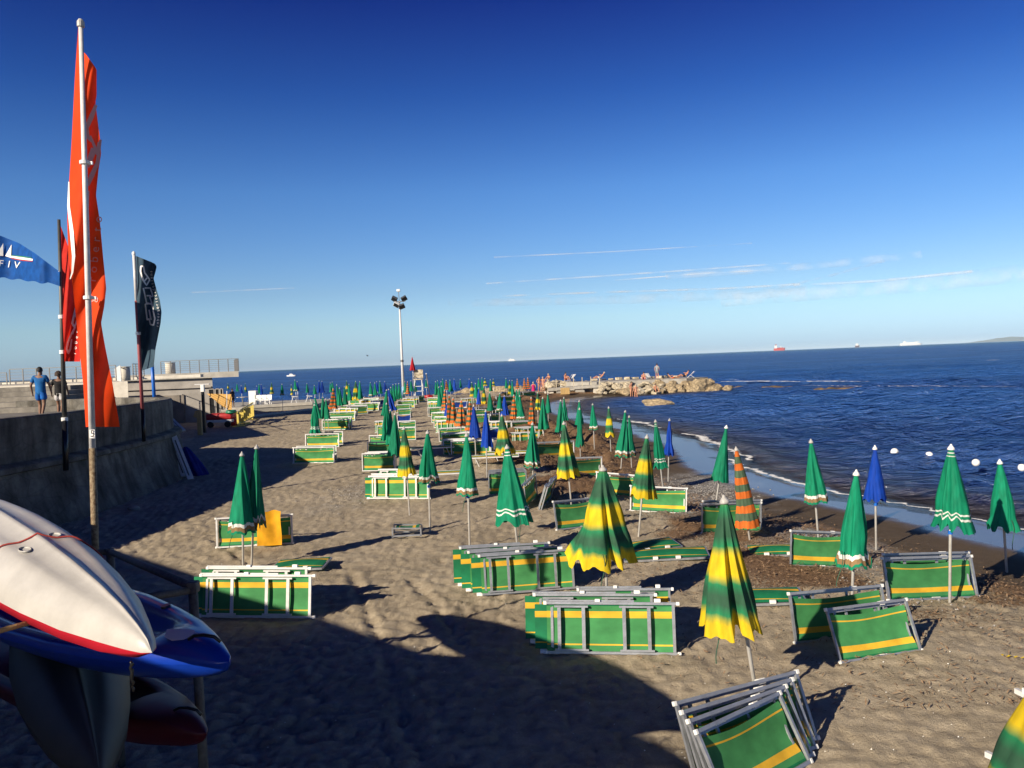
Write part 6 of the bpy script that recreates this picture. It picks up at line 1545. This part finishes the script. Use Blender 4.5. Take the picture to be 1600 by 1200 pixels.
WB = M['whitecap']; vs = []; fs = []
for _ in range(260):
    px, py = rr.uniform(330, 1560), rr.uniform(700, 1190); p = gp(px, py)
    if float(shore_dist(np.array([p.x]), np.array([p.y]))[0]) < 5: continue
    s = rr.uniform(.004, .011); k = len(vs); a = rr.uniform(0, 3); z = p.z + .02
    vs += [V((p.x + s * math.cos(a), p.y + s * math.sin(a), z)), V((p.x - s * math.sin(a), p.y + s * math.cos(a), z)), V((p.x - s * math.cos(a), p.y - s * math.sin(a), z)), V((p.x, p.y, z + s))]; fs += [(k, k + 1, k + 3), (k + 1, k + 2, k + 3), (k + 2, k, k + 3)]
mb = MB(); mb.add(vs, fs); o = mb.build('shell_bits', WB); o['kind'] = 'stuff'; o['label'] = 'tiny white shell fragments in the sand'
p = gp(1582, 1030); mb = MB(); mb.grid(lambda u, v: (p + V((-.09 + .2 * u, .06 - .1 * u + (v - .5) * .035 * (1 - u * .5) , .03 + .01 * math.sin(u * 20))), (u, v)), 14, 2)
tag(mb.build('yellow_strap', cloth('yellow strap', flat((.75, .55, .02))), None), 'crumpled yellow strap lying on the sand at the right edge', 'strap')

# the evening air over the sea
mb = MB(); mb.box((0, 0, 71), (240000, 240000, 156)); hz = mb.build('haze', None); hz['kind'] = 'stuff'; hz['label'] = 'thin evening sea haze'
hm, nt, out = newmat('sea air'); pv = nt.nodes.new('ShaderNodeVolumePrincipled'); pv.inputs['Color'].default_value = (.52, .70, .88, 1); pv.inputs['Density'].default_value = 3.2e-5; pv.inputs['Anisotropy'].default_value = -.25
nt.links.new(pv.outputs[0], out.inputs['Volume']); hz.data.materials.append(hm)

# ------------------------------------------------------------------ light
EL = R(24); AZ = (-.69, -.72)
sd = bpy.data.lights.new('sun', 'SUN'); sd.energy = 5.0; sd.angle = R(.5); sd.color = (1, .87, .68)
so = ob('sun', sd); so.rotation_euler = V((.69 * math.cos(EL), .72 * math.cos(EL), -math.sin(EL))).to_track_quat('-Z', 'Y').to_euler()
w = bpy.data.worlds.new('World'); scn.world = w; w.use_nodes = True
nt = w.node_tree; bg = nt.nodes['Background']
sk = nt.nodes.new('ShaderNodeTexSky'); sk.sky_type = 'NISHITA'; sk.sun_disc = False; sk.sun_elevation = EL; sk.sun_rotation = math.atan2(-.69, -.72) % (2 * math.pi)
sk.air_density = 1.0; sk.dust_density = .6; sk.ozone_density = 3.0; sk.altitude = 0
hs = nt.nodes.new('ShaderNodeHueSaturation'); hs.inputs['Saturation'].default_value = 1.25
nt.links.new(sk.outputs[0], hs.inputs['Color'])
# sky tint by height: milky pale over the sea, overhead darkened to deepen ground shade
tcw = nt.nodes.new('ShaderNodeTexCoord'); sx = nt.nodes.new('ShaderNodeSeparateXYZ'); nt.links.new(tcw.outputs['Generated'], sx.inputs[0])
rp = ramp(nt, [(0, (.92, 1.32, 2.4)), (.012, (.95, 1.34, 2.35)), (.05, (1.08, 1.30, 1.74)), (.09, (1.02, 1.13, 1.45)), (.206, (.80, .97, 1.36)), (.314, (.31, .51, 1.04)), (.405, (.13, .22, .76)), (.5, (.08, .14, .55)), (.68, (.045, .08, .33)), (1, (.035, .06, .26))])
for e in rp.color_ramp.elements: e.color = (e.color[0] / 3, e.color[1] / 3, e.color[2] / 3, 1)
nt.links.new(sx.outputs[2], rp.inputs[0])
mx = nt.nodes.new('ShaderNodeVectorMath'); mx.operation = 'MULTIPLY'; nt.links.new(hs.outputs[0], mx.inputs[0]); nt.links.new(rp.outputs[0], mx.inputs[1])
m3 = nt.nodes.new('ShaderNodeVectorMath'); m3.operation = 'SCALE'; m3.inputs['Scale'].default_value = 3; nt.links.new(mx.outputs[0], m3.inputs[0])
nt.links.new(m3.outputs[0], bg.inputs[0]); bg.inputs[1].default_value = .06
scn.view_settings.view_transform = 'Standard'; scn.view_settings.look = 'None'; scn.view_settings.exposure = 0.6; scn.view_settings.gamma = 1.0
scn.cycles.max_bounces = 6; scn.cycles.transparent_max_bounces = 12
